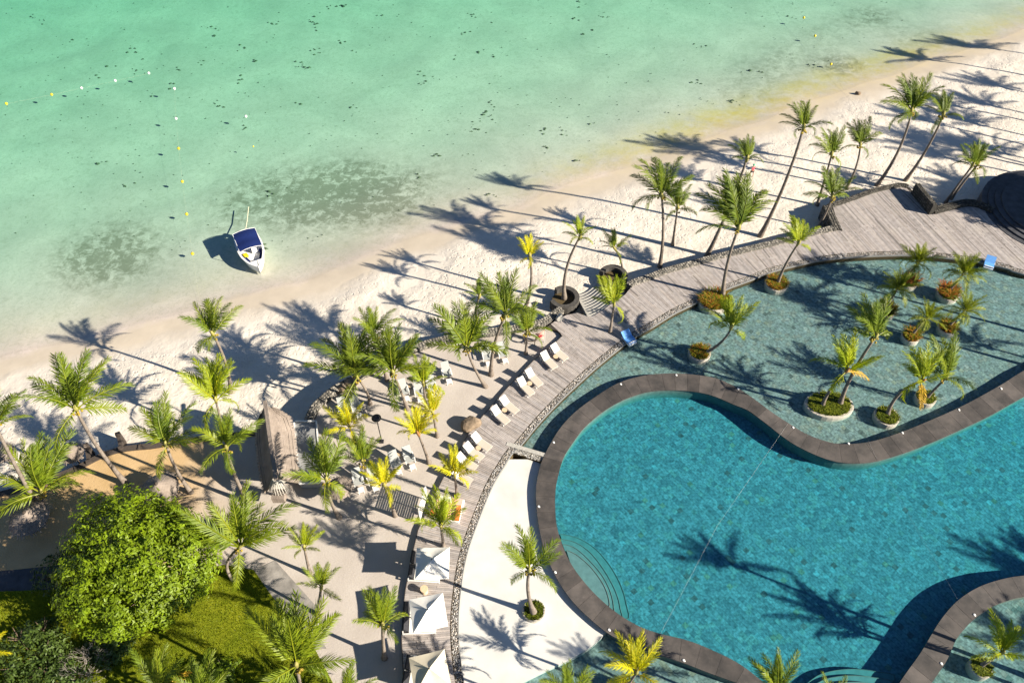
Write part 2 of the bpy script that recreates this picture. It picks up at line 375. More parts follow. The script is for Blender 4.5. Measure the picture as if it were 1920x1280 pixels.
def beach_z(s):
    up = SEA + 0.85 * (1 - np.exp(-np.maximum(s, 0) / 5.5))
    dn = SEA - 1.6 * (1 - np.exp(-np.maximum(-s, 0) / 14.0)) - 0.012 * np.maximum(-s, 0)
    return np.where(s > 0, up, dn)
wall_left_px = [(-400, 1010), (-150, 960), (0, 927), (60, 910), (129, 885), (153, 874), (197, 852), (240, 841), (284, 837), (328, 830), (405, 820), (480, 812)]
wall_mid_px = [(577, 800), (579, 785), (590, 761), (610, 743), (625, 730), (640, 721), (656, 713), (700, 688), (763, 657), (799, 643), (847, 632), (913, 621), (972, 613), (1018, 602), (1036, 590), (1052, 577)]
wall_right_px = [(1180, 533), (1188, 528), (1221, 517), (1249, 506), (1297, 493), (1337, 482), (1381, 471), (1435, 458), (1481, 447), (1534, 433), (1567, 426)]
WLF = line(wall_left_px, TZ, 1.0); WMD = line(wall_mid_px, 0.15, 0.8); WRT = line(wall_right_px, 0.15, 0.8)
wall_all = WLF + WMD + WRT + line([(1567, 426), (1552, 384)], 0.15, 1, False) + line([(1561, 385), (1598, 372), (1640, 357), (1688, 347), (1704, 350), (1743, 394), (1813, 381), (1861, 393), (1930, 400), (2300, 420)], 0.1, 1, False)
WAn = np.array([(p.x, p.y) for p in wall_all])
xs = np.arange(-150, 150.1, 0.85); ys = np.arange(14, 190.1, 0.85)
X, Y = np.meshgrid(xs, ys); SD = shore_dist(X, Y)
Z = beach_z(SD)
# under the resort (landward of the wall line) the sheet drops away below the pools
yw = np.interp(X, WAn[np.argsort(WAn[:, 0]), 0], WAn[np.argsort(WAn[:, 0]), 1])
Z = np.where(Y < yw - 1.4, Z - 1.6 * np.clip((yw - 1.4 - Y) / 1.5, 0, 1), Z)
rs = np.random.RandomState(3)
def lump(X, Y, k, a): return a * (np.sin(X * k + 1.7 * np.sin(Y * k * 0.6)) * np.sin(Y * k * 1.2 + 1.3 * np.sin(X * k * 0.7)))
Z = Z + np.where(SD > 3, lump(X, Y, 0.6, 0.035) + lump(X, Y, 1.7, 0.012), lump(X, Y, 0.35, 0.05))
weed = np.zeros(X.shape)
for px, py, r, a in [(540, 370, 3.5, .9), (470, 345, 3.2, .7), (600, 340, 3.5, .8), (690, 360, 4.0, 1.0), (660, 330, 3.0, .8), (740, 375, 3.0, .9), (560, 400, 2.5, .6), (215, 450, 3.6, .8), (180, 490, 3.0, .7), (250, 490, 3.0, .5), (150, 480, 2.5, .5),
                     (1575, 122, 2.2, 1.3), (1640, 22, 2.2, 1.0), (1600, 35, 2.4, .5), (1480, 100, 3.0, .55), (1430, 130, 3.5, .5), (1540, 60, 3.0, .45), (1720, 70, 3.5, .55), (1380, 170, 3.0, .45), (640, 390, 2.5, .7), (800, 330, 2.5, .4), (430, 400, 2.5, .5)]:
    c = G(px, py, SEA - 0.6); weed += a * np.exp(-((X - c.x) ** 2 + (Y - c.y) ** 2) / (2 * r * r))
# yellowish silt lying along the waterline, thickest towards the right
silt = np.exp(-((SD + 3.0) / 3.3) ** 2) * np.clip((X + 6) / 26, 0.12, 1.0) * np.where(X > 40, np.clip(1.25 - (X - 40) / 60, 0.5, 1), 1)
ny, nx = X.shape
me = bpy.data.meshes.new('beach')
idx = np.arange(ny * nx).reshape(ny, nx)
me.from_pydata(np.stack([X, Y, Z], -1).reshape(-1, 3).tolist(), [], np.stack([idx[:-1, :-1], idx[:-1, 1:], idx[1:, 1:], idx[1:, :-1]], -1).reshape(-1, 4).tolist())
for nm, a in (('shore', SD), ('weed', weed), ('silt', silt)):
    at = me.attributes.new(nm, 'FLOAT', 'POINT'); at.data.foreach_set('value', a.reshape(-1).astype(np.float32))
me.polygons.foreach_set('use_smooth', [True] * len(me.polygons)); me.materials.append(M['beach'])
o = bpy.data.objects.new('beach', me); C.objects.link(o)
tag(o, 'pale footprinted sand beach that runs on under the turquoise sea as its bed', kind='structure')
BZ = lambda x, y: float(beach_z(shore_dist(np.array([[x]]), np.array([[y]])))[0, 0])
def GB(px, py):                                  # photo point on the beach or seabed
    z = FOOT
    for _ in range(8):
        p = G(px, py, z); z = BZ(p.x, p.y)
    return Vector((p.x, p.y, z))
land = offset(SH, -2.2)
seapoly = xy(land) + [(175, 230), (-190, 230)]
seapoly = [(-190, land[0].y)] + xy(land) + [(175, land[-1].y), (175, 230), (-190, 230)]
o = MB().prism(seapoly, -7.0, SEA).build('sea', M['seawater']); tag(o, 'clear turquoise lagoon water along the beach', kind='structure')

# loose dark weed on the sea bed
wb = MB()
spots = [(62, 33), (77, 40), (137, 76), (242, 95), (268, 110), (202, 126), (179, 145), (254, 132), (285, 178), (372, 119), (398, 52), (587, 35), (590, 45), (588, 55), (590, 97), (596, 92), (584, 104), (570, 127), (575, 130), (465, 240), (400, 195), (411, 203), (475, 116), (400, 72),
         (707, 30), (645, 78), (669, 98), (846, 108), (785, 140), (900, 103), (920, 108), (888, 30), (920, 40), (875, 65), (797, 155), (893, 225), (891, 240), (900, 248), (907, 218), (923, 222), (907, 205), (1018, 245), (1055, 248), (1107, 235), (1017, 279), (1078, 303), (923, 197), (823, 297), (791, 336),
         (1313, 87), (1080, 35), (1100, 60), (1085, 4), (1135, 32), (1520, 122), (1422, 135), (1308, 155), (1480, 30), (1375, 190), (922, 367), (560, 118), (188, 305), (277, 325), (235, 350), (560, 190), (660, 200), (505, 365), (490, 460), (500, 470), (450, 150), (320, 160), (338, 130), (610, 15), (640, 10), (455, 90), (515, 45)]
def weed_bit(p, s):
    n_ = rnd.randint(6, 9); a0 = rnd.random() * 6; e = rnd.uniform(0.35, 1.0)
    ring = []
    for k in range(n_):
        a = a0 + 2 * math.pi * k / n_; r_ = s * rnd.uniform(0.35, 1.1)
        ring.append((p.x + r_ * math.cos(a), p.y + r_ * e * math.sin(a), p.z + 0.03))
    b = len(ring); wb.add([(p.x, p.y, p.z + 0.12 + s * 0.3)] + ring, [(0, 1 + k, 1 + (k + 1) % b) for k in range(b)])
for px, py in spots:
    q = GB(px, py)
    for _ in range(rnd.randint(2, 5)): weed_bit(Vector((q.x + rnd.gauss(0, .45), q.y + rnd.gauss(0, .5), q.z)), rnd.uniform(0.10, 0.36))
for _ in range(700):
    px, py = rnd.uniform(-30, 1700), rnd.uniform(-40, 470)
    q = GB(px, py)
    if shore_dist(np.array([[q.x]]), np.array([[q.y]]))[0, 0] > -4: continue
    weed_bit(q, rnd.uniform(0.04, 0.13))
o = wb.build('seaweed', M['seaweed']); tag(o, 'small dark bits of seaweed scattered on the shallow sea bed', kind='stuff')

# ================================================================== RESORT GROUND
deck_out_px = [(2300, 400), (2050, 395), (1925, 392), (1861, 393), (1813, 382), (1743, 395), (1706, 351), (1688, 347), (1640, 358), (1598, 373), (1561, 386), (1574, 428), (1534, 437), (1481, 451), (1435, 462), (1381, 475), (1337, 486), (1297, 497), (1249, 510), (1221, 521), (1188, 532),
               (1172, 552), (1158, 562), (1146, 569), (1128, 583), (1110, 593), (1096, 592), (1084, 586), (1062, 590), (1040, 602), (1024, 613), (1047, 620), (1055, 629), (1040, 643), (1001, 675), (953, 725), (907, 777), (879, 812), (835, 888), (815, 928), (784, 993), (769, 1057), (760, 1107), (756, 1140), (753, 1192), (755, 1240), (757, 1290), (764, 1340), (778, 1400)]
pebble_px = [(2220, 556), (2060, 532), (1920, 510), (1894, 501), (1850, 490), (1806, 483), (1752, 477), (1697, 474), (1609, 477), (1544, 483), (1490, 494), (1446, 505), (1402, 522), (1359, 538), (1302, 564), (1262, 583), (1221, 608), (1186, 628), (1150, 655), (1112, 686), (1080, 715), (1043, 750), (1006, 789), (971, 831),
             (955, 846), (938, 872), (920, 902), (905, 936), (892, 969), (874, 1018), (863, 1061), (857, 1101), (852, 1153), (852, 1197), (856, 1240), (863, 1285), (876, 1340), (896, 1400)]
DO = line(deck_out_px, 0, 0.6, False); PC = line(pebble_px, 0, 0.5)
PW = 0.30
PI_ = offset(PC, -PW); PO_ = offset(PC, PW)       # one side deck, the other pool
# which side is the pool
cpool = G(1300, 900, 0)
if (Vector((cpool.x, cpool.y, 0)) - PI_[len(PI_) // 2]).length > (Vector((cpool.x, cpool.y, 0)) - PO_[len(PO_) // 2]).length: PI_, PO_ = PO_, PI_
# terrace sand: everything landward of the beach wall and outside the deck
iw = len(line(wall_left_px, TZ, 1.0))
terr = WLF + line([(480, 812), (520, 806), (575, 800)], TZ, 2, False)[1:] + WMD
i0 = min(range(len(DO)), key=lambda i: (DO[i] - Vector((*G(1024, 613, 0).xy, 0))).length)
terr_poly = xy(terr[:-4]) + xy(DO[i0:]) + [(-20, 2), (-110, 2), (-110, WLF[0].y)]
o = MB().prism(terr_poly, -1.9, TZ).build('terrace_sand', M['sandterrace']); tag(o, 'raked beige sand terrace between the beach wall and the timber deck', kind='structure')
# timber deck: sub-deck and boards laid across its width
deck_poly = xy(DO) + xy(PO_[::-1])
o = MB().prism(deck_poly, -0.5, -0.045).build('deck', M['subdeck']); tag(o, 'weathered grey timber deck curving around the pools', kind='structure'); deck = o
def hit(p, d, P):
    best = 1e9
    for i in range(len(P) - 1):
        a, b = P[i], P[i + 1]; e = b - a; den = d.x * e.y - d.y * e.x
        if abs(den) < 1e-9: continue
        q = a - p; t = (q.x * e.y - q.y * e.x) / den; u = (q.x * d.y - q.y * d.x) / den
        if 0 <= u <= 1 and 0.3 < t < best: best = t
    return best
stp = resample(PO_, 0.15); bd = MB()
slant = (G(1640, 365, 0) - G(1745, 475, 0)); slant = Vector((slant.x, slant.y, 0)).normalized()   # the boards of the wide right-hand platform run aslant
rays = []
for i, p in enumerate(stp):
    t = tang(stp, i); nrm = Vector((-t.y, t.x, 0))
    if (p + nrm - Vector((cpool.x, cpool.y, 0))).length < (p - nrm - Vector((cpool.x, cpool.y, 0))).length: nrm = -nrm
    # sector-wise direction: follow a smoothed normal
    k_ = max(0.0, min(1.0, (p.x - 25) / 8)); d = (nrm * (1 - k_) + slant * k_).normalized()
    rays.append((p, d, nrm))
for i in range(len(rays) - 1):
    p, d, _ = rays[i]; p2 = rays[i + 1][0]; d2 = rays[i + 1][1]
    L = min(hit(p, d, DO), 26); L2 = min(hit(p2, d2, DO), 26)
    if L > 25 or L2 > 25: continue
    if abs(L - L2) > 2.5: L = L2 = min(L, L2)
    cuts = [0.0]
    while cuts[-1] < 1: cuts.append(min(1.0, cuts[-1] + rnd.uniform(0.3, 0.8)))
    if cuts[-1] - cuts[-2] < 0.12 and len(cuts) > 2: cuts.pop(-2)
    for a, b in zip(cuts[:-1], cuts[1:]):
        g = rnd.uniform(0.74, 1.12); hue = rnd.uniform(-0.02, 0.02)
        col = (0.385 * g + hue * .4, 0.345 * g, 0.325 * g - hue * .4)
        if rnd.random() < 0.05: col = tuple(x * 0.62 for x in col)
        z = rnd.uniform(-0.006, 0.004); ga, gb = a + 0.004, b - 0.004
        q = [p + d * L * ga, p + d * L * gb, p2 + d2 * L2 * gb, p2 + d2 * L2 * ga]
        u = (q[3] - q[0]) * 0.06; v = (q[2] - q[1]) * 0.06
        q = [q[0] + u, q[1] + v, q[2] - v, q[3] - u]
        vs = [(c_.x, c_.y, -0.045) for c_ in q] + [(c_.x, c_.y, z) for c_ in q]
        cr = (q[1] - q[0]).cross(q[3] - q[0]).z
        fs = [(4, 5, 6, 7)] + [(k, (k + 1) % 4, 4 + (k + 1) % 4, 4 + k) for k in range(4)]
        if cr < 0: fs = [f_[::-1] for f_ in fs]
        bd.add(vs, fs, col)
o = bd.build('deck_board', M['boards'], deck); o['kind'] = 'stuff'
# deck edge timber on the terrace side
eb = MB(); E_ = DO[i0 + 2:]
for i in range(len(E_) - 1):
    a, b = E_[i], E_[i + 1]; m = (a + b) / 2; t = b - a
    eb.box(m.x, m.y, -0.16, t.length, 0.05, 0.34, math.atan2(t.y, t.x))
eb.build('edge_beam', M['darkwood'], deck)
# pebble strip
pb = MB(); base = MB(); gut = MB()
for i in range(len(PC) - 1):
    a, b, c_, d_ = PI_[i], PI_[i + 1], PO_[i + 1], PO_[i]
    base.add([(a.x, a.y, -0.06), (b.x, b.y, -0.06), (c_.x, c_.y, -0.06), (d_.x, d_.y, -0.06)], [(0, 1, 2, 3)])
    base.add([(a.x, a.y, -0.06), (b.x, b.y, -0.06), (b.x, b.y, -1.0), (a.x, a.y, -1.0)], [(0, 1, 2, 3)])
    t = b - a; m = (a + b) / 2
    gut.box(m.x, m.y, -0.10, t.length * 1.03, 0.07, 0.2, math.atan2(t.y, t.x))
ps = base.build('pebble_strip', M['soil']); tag(ps, 'narrow strip of round pebbles between deck boards and pool edge', kind='structure')
gut.build('edge_trim', M['gutter'], ps)
PCF = resample(PC, 0.085)
for i, p in enumerate(PCF):
    t = tang(PCF, i); nrm = Vector((-t.y, t.x, 0))
    for k in range(6):
        q = p + nrm * (-PW + 0.05 + (k + rnd.random()) / 6 * (2 * PW - 0.1)) + t * rnd.uniform(-.04, .04)
        r_ = rnd.uniform(0.035, 0.075); a0 = rnd.random() * 6; g = rnd.choice([0.12, 0.2, 0.3, 0.42, 0.55]); w_ = rnd.uniform(0, 0.16)
        vs = [(q.x + r_ * math.cos(a0 + 1.256 * s_) * rnd.uniform(.8, 1.2), q.y + r_ * math.sin(a0 + 1.256 * s_), -0.05) for s_ in range(5)] + [(q.x + r_ * .5 * math.cos(a0 + 1.256 * s_), q.y + r_ * .5 * math.sin(a0 + 1.256 * s_), -0.05 + r_) for s_ in range(5)]
        pb.add(vs, [(5, 6, 7, 8, 9)] + [(s_, (s_ + 1) % 5, 5 + (s_ + 1) % 5, 5 + s_) for s_ in range(5)], (g * (1 + w_), g, g * (1 - w_)))
o = pb.build('pebbles', M['pebble'], ps); o['kind'] = 'stuff'

# ================================================================== POOLS
ring_out_px = [(1640, 1420), (1500, 1335), (1430, 1297), (1372, 1276), (1320, 1257), (1287, 1244), (1258, 1234), (1220, 1222), (1175, 1205), (1135, 1183), (1087, 1141), (1060, 1109), (1040, 1076), (1024, 1040), (1013, 1000), (1007, 960), (1005, 920), (1009, 890), (1016, 864), (1027, 841), (1047, 807), (1074, 776), (1113, 746), (1157, 719), (1201, 705), (1244, 700), (1290, 701), (1343, 709), (1381, 726), (1412, 746), (1444, 770), (1477, 792), (1510, 812), (1543, 825), (1578, 832), (1630, 828), (1684, 812), (1739, 790), (1806, 760), (1874, 723), (1925, 692), (2000, 660), (2090, 640), (2200, 640)]
ring_in_px = [(1640, 1370), (1540, 1335), (1480, 1305), (1440, 1284), (1390, 1246), (1340, 1220), (1290, 1200), (1237, 1187), (1200, 1174), (1162, 1152), (1125, 1122), (1095, 1090), (1070, 1055), (1054, 1020), (1044, 985), (1041, 950), (1042, 916), (1048, 886), (1058, 855), (1076, 827), (1096, 801), (1126, 775), (1157, 755), (1190, 741), (1222, 733), (1266, 731), (1310, 735), (1343, 744), (1380, 760), (1401, 768), (1433, 791), (1466, 817), (1495, 836), (1535, 855), (1568, 865), (1605, 868), (1644, 864), (1698, 848), (1752, 827), (1806, 803), (1860, 777), (1925, 741), (2000, 708), (2090, 690), (2200, 690)]
CZ = 0.06
RO = line(ring_out_px, CZ, 0.5); RI = line(ring_in_px, CZ, 0.4)
ring2_l_px = [(1640, 1370), (1668, 1312), (1685, 1282), (1702, 1257), (1725, 1225), (1745, 1192), (1765, 1160), (1795, 1126), (1835, 1100), (1880, 1085), (1925, 1078), (2000, 1075), (2150, 1090)]
ring2_r_px = [(1700, 1370), (1727, 1312), (1746, 1281), (1775, 1238), (1792, 1200), (1807, 1180), (1828, 1159), (1860, 1137), (1890, 1125), (1925, 1117), (2000, 1112), (2150, 1128)]
R2L = line(ring2_l_px, CZ, 0.4); R2R = line(ring2_r_px, CZ, 0.5)
def coping(A, B, label):
    wallm = MB(); pa = resample(A, 0.5); prev = None
    body = []
    for p in pa:
        q = nearest(B, p); ins = (q - p) * 0.07; body.append((p + ins, q - ins))
    for (a, b), (c_, d_) in zip(body[:-1], body[1:]):
        vs = [(v.x, v.y, z) for z in (-2.0, CZ - 0.09) for v in (a, b, d_, c_)]
        wallm.add(vs, [(4, 7, 6, 5), (0, 1, 5, 4), (2, 3, 7, 6), (3, 0, 4, 7), (1, 2, 6, 5)])
    w_ = wallm.build('pool_coping', M['poolwall']); tag(w_, label, kind='structure')
    i = 0; k = 0; ps_ = resample(A, 0.30); qs_ = [nearest(B, p) for p in ps_]
    while i < len(ps_) - 1:
        j = min(len(ps_) - 1, i + rnd.choice([4, 4, 5]))
        m = MB(); top = []; 
        lo = [ps_[x] for x in range(i, j + 1)]; hi = [qs_[x] for x in range(i, j + 1)]
        g0 = (lo[1] - lo[0]).normalized() * 0.008; lo[0] = lo[0] + g0; hi[0] = hi[0] + g0; lo[-1] = lo[-1] - g0; hi[-1] = hi[-1] - g0
        zt = CZ + rnd.uniform(-0.004, 0.004)
        q = len(lo); V = [(v.x, v.y, zt) for v in lo] + [(v.x, v.y, zt) for v in hi] + [(v.x, v.y, CZ - 0.09) for v in lo] + [(v.x, v.y, CZ - 0.09) for v in hi]
        F = [(x, x + 1, q + x + 1, q + x) for x in range(q - 1)] + [(2 * q + x, 2 * q + x + 1, x + 1, x) for x in range(q - 1)] + [(q + x, q + x + 1, 3 * q + x + 1, 3 * q + x) for x in range(q - 1)]
        F += [(0, q, 3 * q, 2 * q), (q - 1, 3 * q - 1, 4 * q - 1, 2 * q - 1)]
        m.add(V, F); ob = m.build('coping_slab', M['coping'], w_)
        bm = bmesh.new(); bm.from_mesh(ob.data); bmesh.ops.recalc_face_normals(bm, faces=bm.faces); bm.to_mesh(ob.data); bm.free()
        i = j; k += 1
    return w_
coping(RO, RI, 'dark slate coping that snakes around the turquoise main pool')
coping(R2L, R2R, 'dark slate coping at lower right, dividing main pool from the corner basin')
def mid(A, B): return [(p + nearest(B, p)) / 2 for p in A]
RM = mid(RI, RO); R2M = mid(R2L, R2R)
main_poly = xy(RM) + [(R2M[-1].x, RM[-1].y), ] + xy(R2M[::-1])
WZ = 0.0
def tiles(name, poly, z, size, rot, cols, parent, lim=None, zj=0.004):
    m = MB(); x0 = min(p[0] for p in poly); x1 = max(p[0] for p in poly); y0 = min(p[1] for p in poly); y1 = max(p[1] for p in poly)
    cx, cy = (x0 + x1) / 2, (y0 + y1) / 2; rad = math.hypot(x1 - x0, y1 - y0) / 2; n_ = int(rad / size) + 1
    cr, sr = math.cos(rot), math.sin(rot); h = size / 2 - 0.006
    P = [Vector((p[0], p[1], 0)) for p in poly]
    for i in range(-n_, n_ + 1):
        for j in range(-n_, n_ + 1):
            u, v = i * size, (j + 0.5 * (i % 2)) * size; x, y = cx + u * cr - v * sr, cy + u * sr + v * cr
            if x < x0 or x > x1 or y < y0 or y > y1 or (lim and not lim(x, y)) or not inside((x, y), poly): continue
            c_ = rnd.choice(cols); g = rnd.uniform(0.86, 1.14); c_ = tuple(a * g for a in c_); zz = z + rnd.uniform(0, zj)
            vs = []
            for dz in (-0.03, 0):
                for a, b in ((-h, -h), (h, -h), (h, h), (-h, h)): vs.append((x + a * cr - b * sr, y + a * sr + b * cr, zz + dz))
            m.add(vs, [(4, 5, 6, 7), (0, 1, 5, 4), (1, 2, 6, 5), (2, 3, 7, 6), (3, 0, 4, 7)], c_)
    o = m.build(name, M['tile'], parent); o['kind'] = 'stuff'; return o
MD = -1.35
def floor(name, poly, z, label):
    o = MB().prism(poly, z - 0.3, z - 0.02).build(name, M['grout']); tag(o, label, kind='structure'); return o
fl = floor('main_pool_floor', main_poly, MD, 'green stone tiled floor of the deep main pool')
vis = lambda x, y: y > 14 and abs(x) < 56
tc_main = [(0.21, 0.215, 0.235), (0.21, 0.215, 0.24), (0.23, 0.235, 0.255), (0.19, 0.195, 0.22), (0.24, 0.24, 0.24), (0.25, 0.25, 0.275), (0.175, 0.18, 0.205)]
tiles('floor_tile', main_poly, MD, 0.42, R(38), tc_main * 9 + [(0.17, 0.12, 0.12), (0.26, 0.21, 0.16), (0.24, 0.28, 0.31)], fl, vis)
o = MB().prism(main_poly, MD - 0.2, WZ).build('main_pool_water', M['poolwater']); tag(o, 'clear turquoise water of the curved main pool', kind='structure')
# shallow pool with planted islands
iw0 = min(range(len(PI_)), key=lambda i: (PI_[i] - Vector((*G(958, 838, 0).xy, 0))).length)
ir0 = min(range(len(RO)), key=lambda i: (RO[i] - Vector((*G(1023, 850, 0).xy, 0))).length)
ROM = [p + (nearest(RI, p) - p) * 0.3 for p in RO]
shal_poly = xy(PI_[:iw0]) + xy(ROM[ir0:])
SZW, SZF = -0.30, -0.72
fl = floor('shallow_pool_floor', shal_poly, SZF, 'grey green stone tiled floor of the shallow palm pool')
tc_sh = [(0.175, 0.215, 0.20), (0.19, 0.225, 0.215), (0.20, 0.235, 0.215), (0.18, 0.215, 0.21), (0.21, 0.225, 0.20), (0.20, 0.24, 0.235)]
tiles('floor_tile', shal_poly, SZF, 0.42, R(38), tc_sh * 6 + [(0.10, 0.12, 0.11), (0.23, 0.24, 0.19), (0.27, 0.29, 0.27)], fl, vis)
o = MB().prism(shal_poly, SZF - 0.2, SZW).build('shallow_pool_water', M['shallowwater']); tag(o, 'shallow pale teal water around the potted palms', kind='structure')
# white plaster apron and the low pool below it
ROL = ROM[:ir0 + 1][::-1]
edge_px = [(1150, 1172), (1135, 1186), (1118, 1203), (1100, 1217), (1065, 1237), (1020, 1257), (975, 1280), (930, 1310), (880, 1352)]
WF = -0.38
EG = line(edge_px, WF, 0.5)
ie = min(range(len(ROL)), key=lambda i: (ROL[i] - EG[0]).length)
apron = xy(PI_[iw0 + 2:]) + xy(EG[::-1]) + xy(ROL[:ie][::-1])
o = MB().prism(apron, -1.2, WF).build('white_apron', M['whiteplaster']); tag(o, 'bright white plastered apron between deck and main pool', kind='structure')
low_poly = xy(EG) + [(PI_[-1].x, PI_[-1].y - 6), (30, 2), (40, 10)] + xy(ROL[ie:][::-1])
fl = floor('lower_pool_floor', low_poly, -0.95, 'grey green tiled floor of the lower pool')
tiles('floor_tile', low_poly, -0.95, 0.42, R(38), tc_sh * 6 + [(0.10, 0.12, 0.11), (0.23, 0.24, 0.19), (0.27, 0.29, 0.27)], fl, lambda x, y: y > 13)
o = MB().prism(low_poly, -1.1, WF - 0.06).build('lower_pool_water', M['shallowwater']); tag(o, 'teal water of the lower pool below the white apron', kind='structure')
corner = xy(R2M) + [(60, 10), (30, 4)]
fl = floor('corner_pool_floor', corner, -0.95, 'dark tiled floor of the small corner pool')
tiles('floor_tile', corner, -0.95, 0.42, R(38), tc_sh * 6 + [(0.10, 0.15, 0.14)], fl, lambda x, y: y > 13)
o = MB().prism(corner, -1.1, -0.35).build('corner_pool_water', M['shallowwater']); tag(o, 'teal water of the small corner pool at lower right', kind='structure')
# submerged round steps
def arcsteps(sets, top, label):
    e = empty('pool_steps', (0, 0, 0)); tag(e, label, 'steps')
    z = top
    for px in sets:
        P_ = line(px, z, 0.3); m = MB(); m.prism(xy(P_), MD - 0.02, z); ob = m.build('step', M['grout'], e)
        l = MB(); l.tube([(p.x, p.y, z + 0.012) for p in P_], 0.032, 5); ob2 = l.build('nosing', M['poolwall'], e)
        z -= 0.22
    return e
arcsteps([[(1062, 1031), (1080, 1039), (1105, 1060), (1125, 1085), (1138, 1110), (1142, 1139), (1120, 1145), (1085, 1105)], [(1055, 1020), (1075, 1025), (1100, 1045), (1128, 1077), (1145, 1110), (1151, 1140), (1148, 1158), (1085, 1105)],
          [(1051, 1010), (1080, 1017), (1108, 1037), (1135, 1072), (1155, 1110), (1163, 1140), (1161, 1160), (1085, 1105)], [(1050, 1001), (1080, 1007), (1112, 1025), (1140, 1055), (1162, 1092), (1174, 1130), (1172, 1160), (1085, 1105)]], -0.26, 'curved underwater steps with dark nosings beside the white apron')
arcsteps([[(1528, 1300), (1560, 1283), (1600, 1278), (1640, 1283), (1668, 1300), (1600, 1340)], [(1516, 1290), (1550, 1272), (1595, 1266), (1640, 1270), (1672, 1282), (1600, 1340)], [(1508, 1285), (1540, 1263), (1590, 1254), (1640, 1258), (1678, 1272), (1600, 1340)]], -0.45, 'curved underwater steps with dark nosings at the bottom edge of the main pool')
# weir between the shallow pool and the apron
e = empty('weir', G(985, 843, 0)); tag(e, 'low pale stone weir closing the end of the shallow pool', 'weir')
a, b = G(950, 831, 0.03), G(1023, 853, 0.03); t = b - a; m = (a + b) / 2 - e.location
MB().box(m.x, m.y, -0.45, t.length, 0.38, 0.96, math.atan2(t.y, t.x)).build('stone_bar', M['palestone'], e)
a, b = G(955, 840, 0), G(1016, 860, 0); m2 = (a + b) / 2 - e.location; t2 = b - a
MB().box(m2.x, m2.y, -0.55, t2.length, 0.5, 0.92, math.atan2(t2.y, t2.x)).build('pebble_bed', M['soil'], e)
pm = MB()
for _ in range(420):
    u, v = rnd.uniform(-.5, .5), rnd.uniform(-.23, .23); q = m2 + t2 * u + Vector((-t2.y, t2.x, 0)).normalized() * v; r_ = rnd.uniform(0.04, 0.08); g = rnd.choice([0.12, 0.2, 0.3, 0.42, 0.55])
    vs = [(q.x + r_ * math.cos(1.256 * s_), q.y + r_ * math.sin(1.256 * s_), -0.09) for s_ in range(5)] + [(q.x, q.y, -0.09 + r_)]
    pm.add(vs, [(s_, (s_ + 1) % 5, 5) for s_ in range(5)], (g * 1.05, g, g * .92))
o = pm.build('pebbles', M['pebble'], e); o['kind'] = 'stuff'

# ================================================================== BEACH WALLS
def stone_wall(name, P_, w_, ztop, zbot, label, mat='wallstone', tint=1.0, stones=True):
    body = MB(); A, B = offset(P_, w_ / 2), offset(P_, -w_ / 2)
    n_ = len(P_)
    V = []
    for i in range(n_):
        for q, z in ((A[i], zbot), (A[i], ztop), (B[i], ztop), (B[i], zbot)): V.append((q.x, q.y, z))
    F = []
    for i in range(n_ - 1):
        for k in range(3): F.append((4 * i + k, 4 * i + k + 1, 4 * i + 5 + k, 4 * i + 4 + k))
    F += [(0, 1, 2, 3), tuple(4 * (n_ - 1) + k for k in (3, 2, 1, 0))]
    body.add(V, F, (0.10 * tint, 0.095 * tint, 0.085 * tint)); wo = body.build(name, M[mat])
    bm = bmesh.new(); bm.from_mesh(wo.data); bmesh.ops.recalc_face_normals(bm, faces=bm.faces); bm.to_mesh(wo.data); bm.free()
    tag(wo, label, 'wall')
    if stones:
        sm = MB()
        def blob(c, ax, r, h, up):
            g = rnd.uniform(0.5, 1.5) * tint; col = (0.23 * g, 0.21 * g, 0.18 * g)
            k = 6; a0 = rnd.random() * 6; lo = []; hi = []
            side = up.cross(ax).normalized()
            for s_ in range(k):
                a = a0 + 2 * math.pi * s_ / k; rr = r * rnd.uniform(0.8, 1.15)
                d = ax * math.cos(a) * rr + side * math.sin(a) * rr * 0.8
                lo.append(c + d); hi.append(c + d * 0.62 + up * h * rnd.uniform(0.7, 1.2))
            sm.add(lo + hi, [tuple(range(k, 2 * k))] + [(s_, (s_ + 1) % k, k + (s_ + 1) % k, k + s_) for s_ in range(k)], col)
        for i, p in enumerate(resample(P_, 0.27)):
            j = min(range(n_), key=lambda q: (P_[q] - p).length); t = tang(P_, j); nr = Vector((-t.y, t.x, 0))
            for k in range(3):
                c = p + nr * ((k - 1) * w_ * 0.32 + rnd.uniform(-.04, .04)) + t * rnd.uniform(-.06, .06); c.z = ztop
                blob(c, t, rnd.uniform(0.10, 0.18), 0.06, Vector((0, 0, 1)))
            for sgn in (1, -1):
                for k in range(int((ztop - zbot) / 0.30)):
                    c = p + nr * sgn * w_ / 2 + t * rnd.uniform(-.1, .1); c.z = ztop - 0.14 - k * 0.3 + rnd.uniform(-.05, .05)
                    blob(c, t, rnd.uniform(0.11, 0.17), 0.05, nr * sgn)
        so_ = sm.build('stone', M['wallstone'], wo); so_['kind'] = 'stuff'
        bm = bmesh.new(); bm.from_mesh(so_.data); bmesh.ops.recalc_face_normals(bm, faces=bm.faces); bm.to_mesh(so_.data); bm.free()
    return wo
stone_wall('stone_wall', WMD, 0.75, 0.15, -2.0, 'curving rubble stone wall between beach and sand terrace')
stone_wall('stone_wall', WRT, 0.75, 0.15, -2.0, 'long rubble stone wall along the beach side of the narrow deck')
stone_wall('stone_wall', line([(1571, 430), (1550, 385)], 0.15, 0.6, False), 0.9, 0.18, -2.0, 'short dark stone pier at the beach edge of the wide deck', tint=0.55)
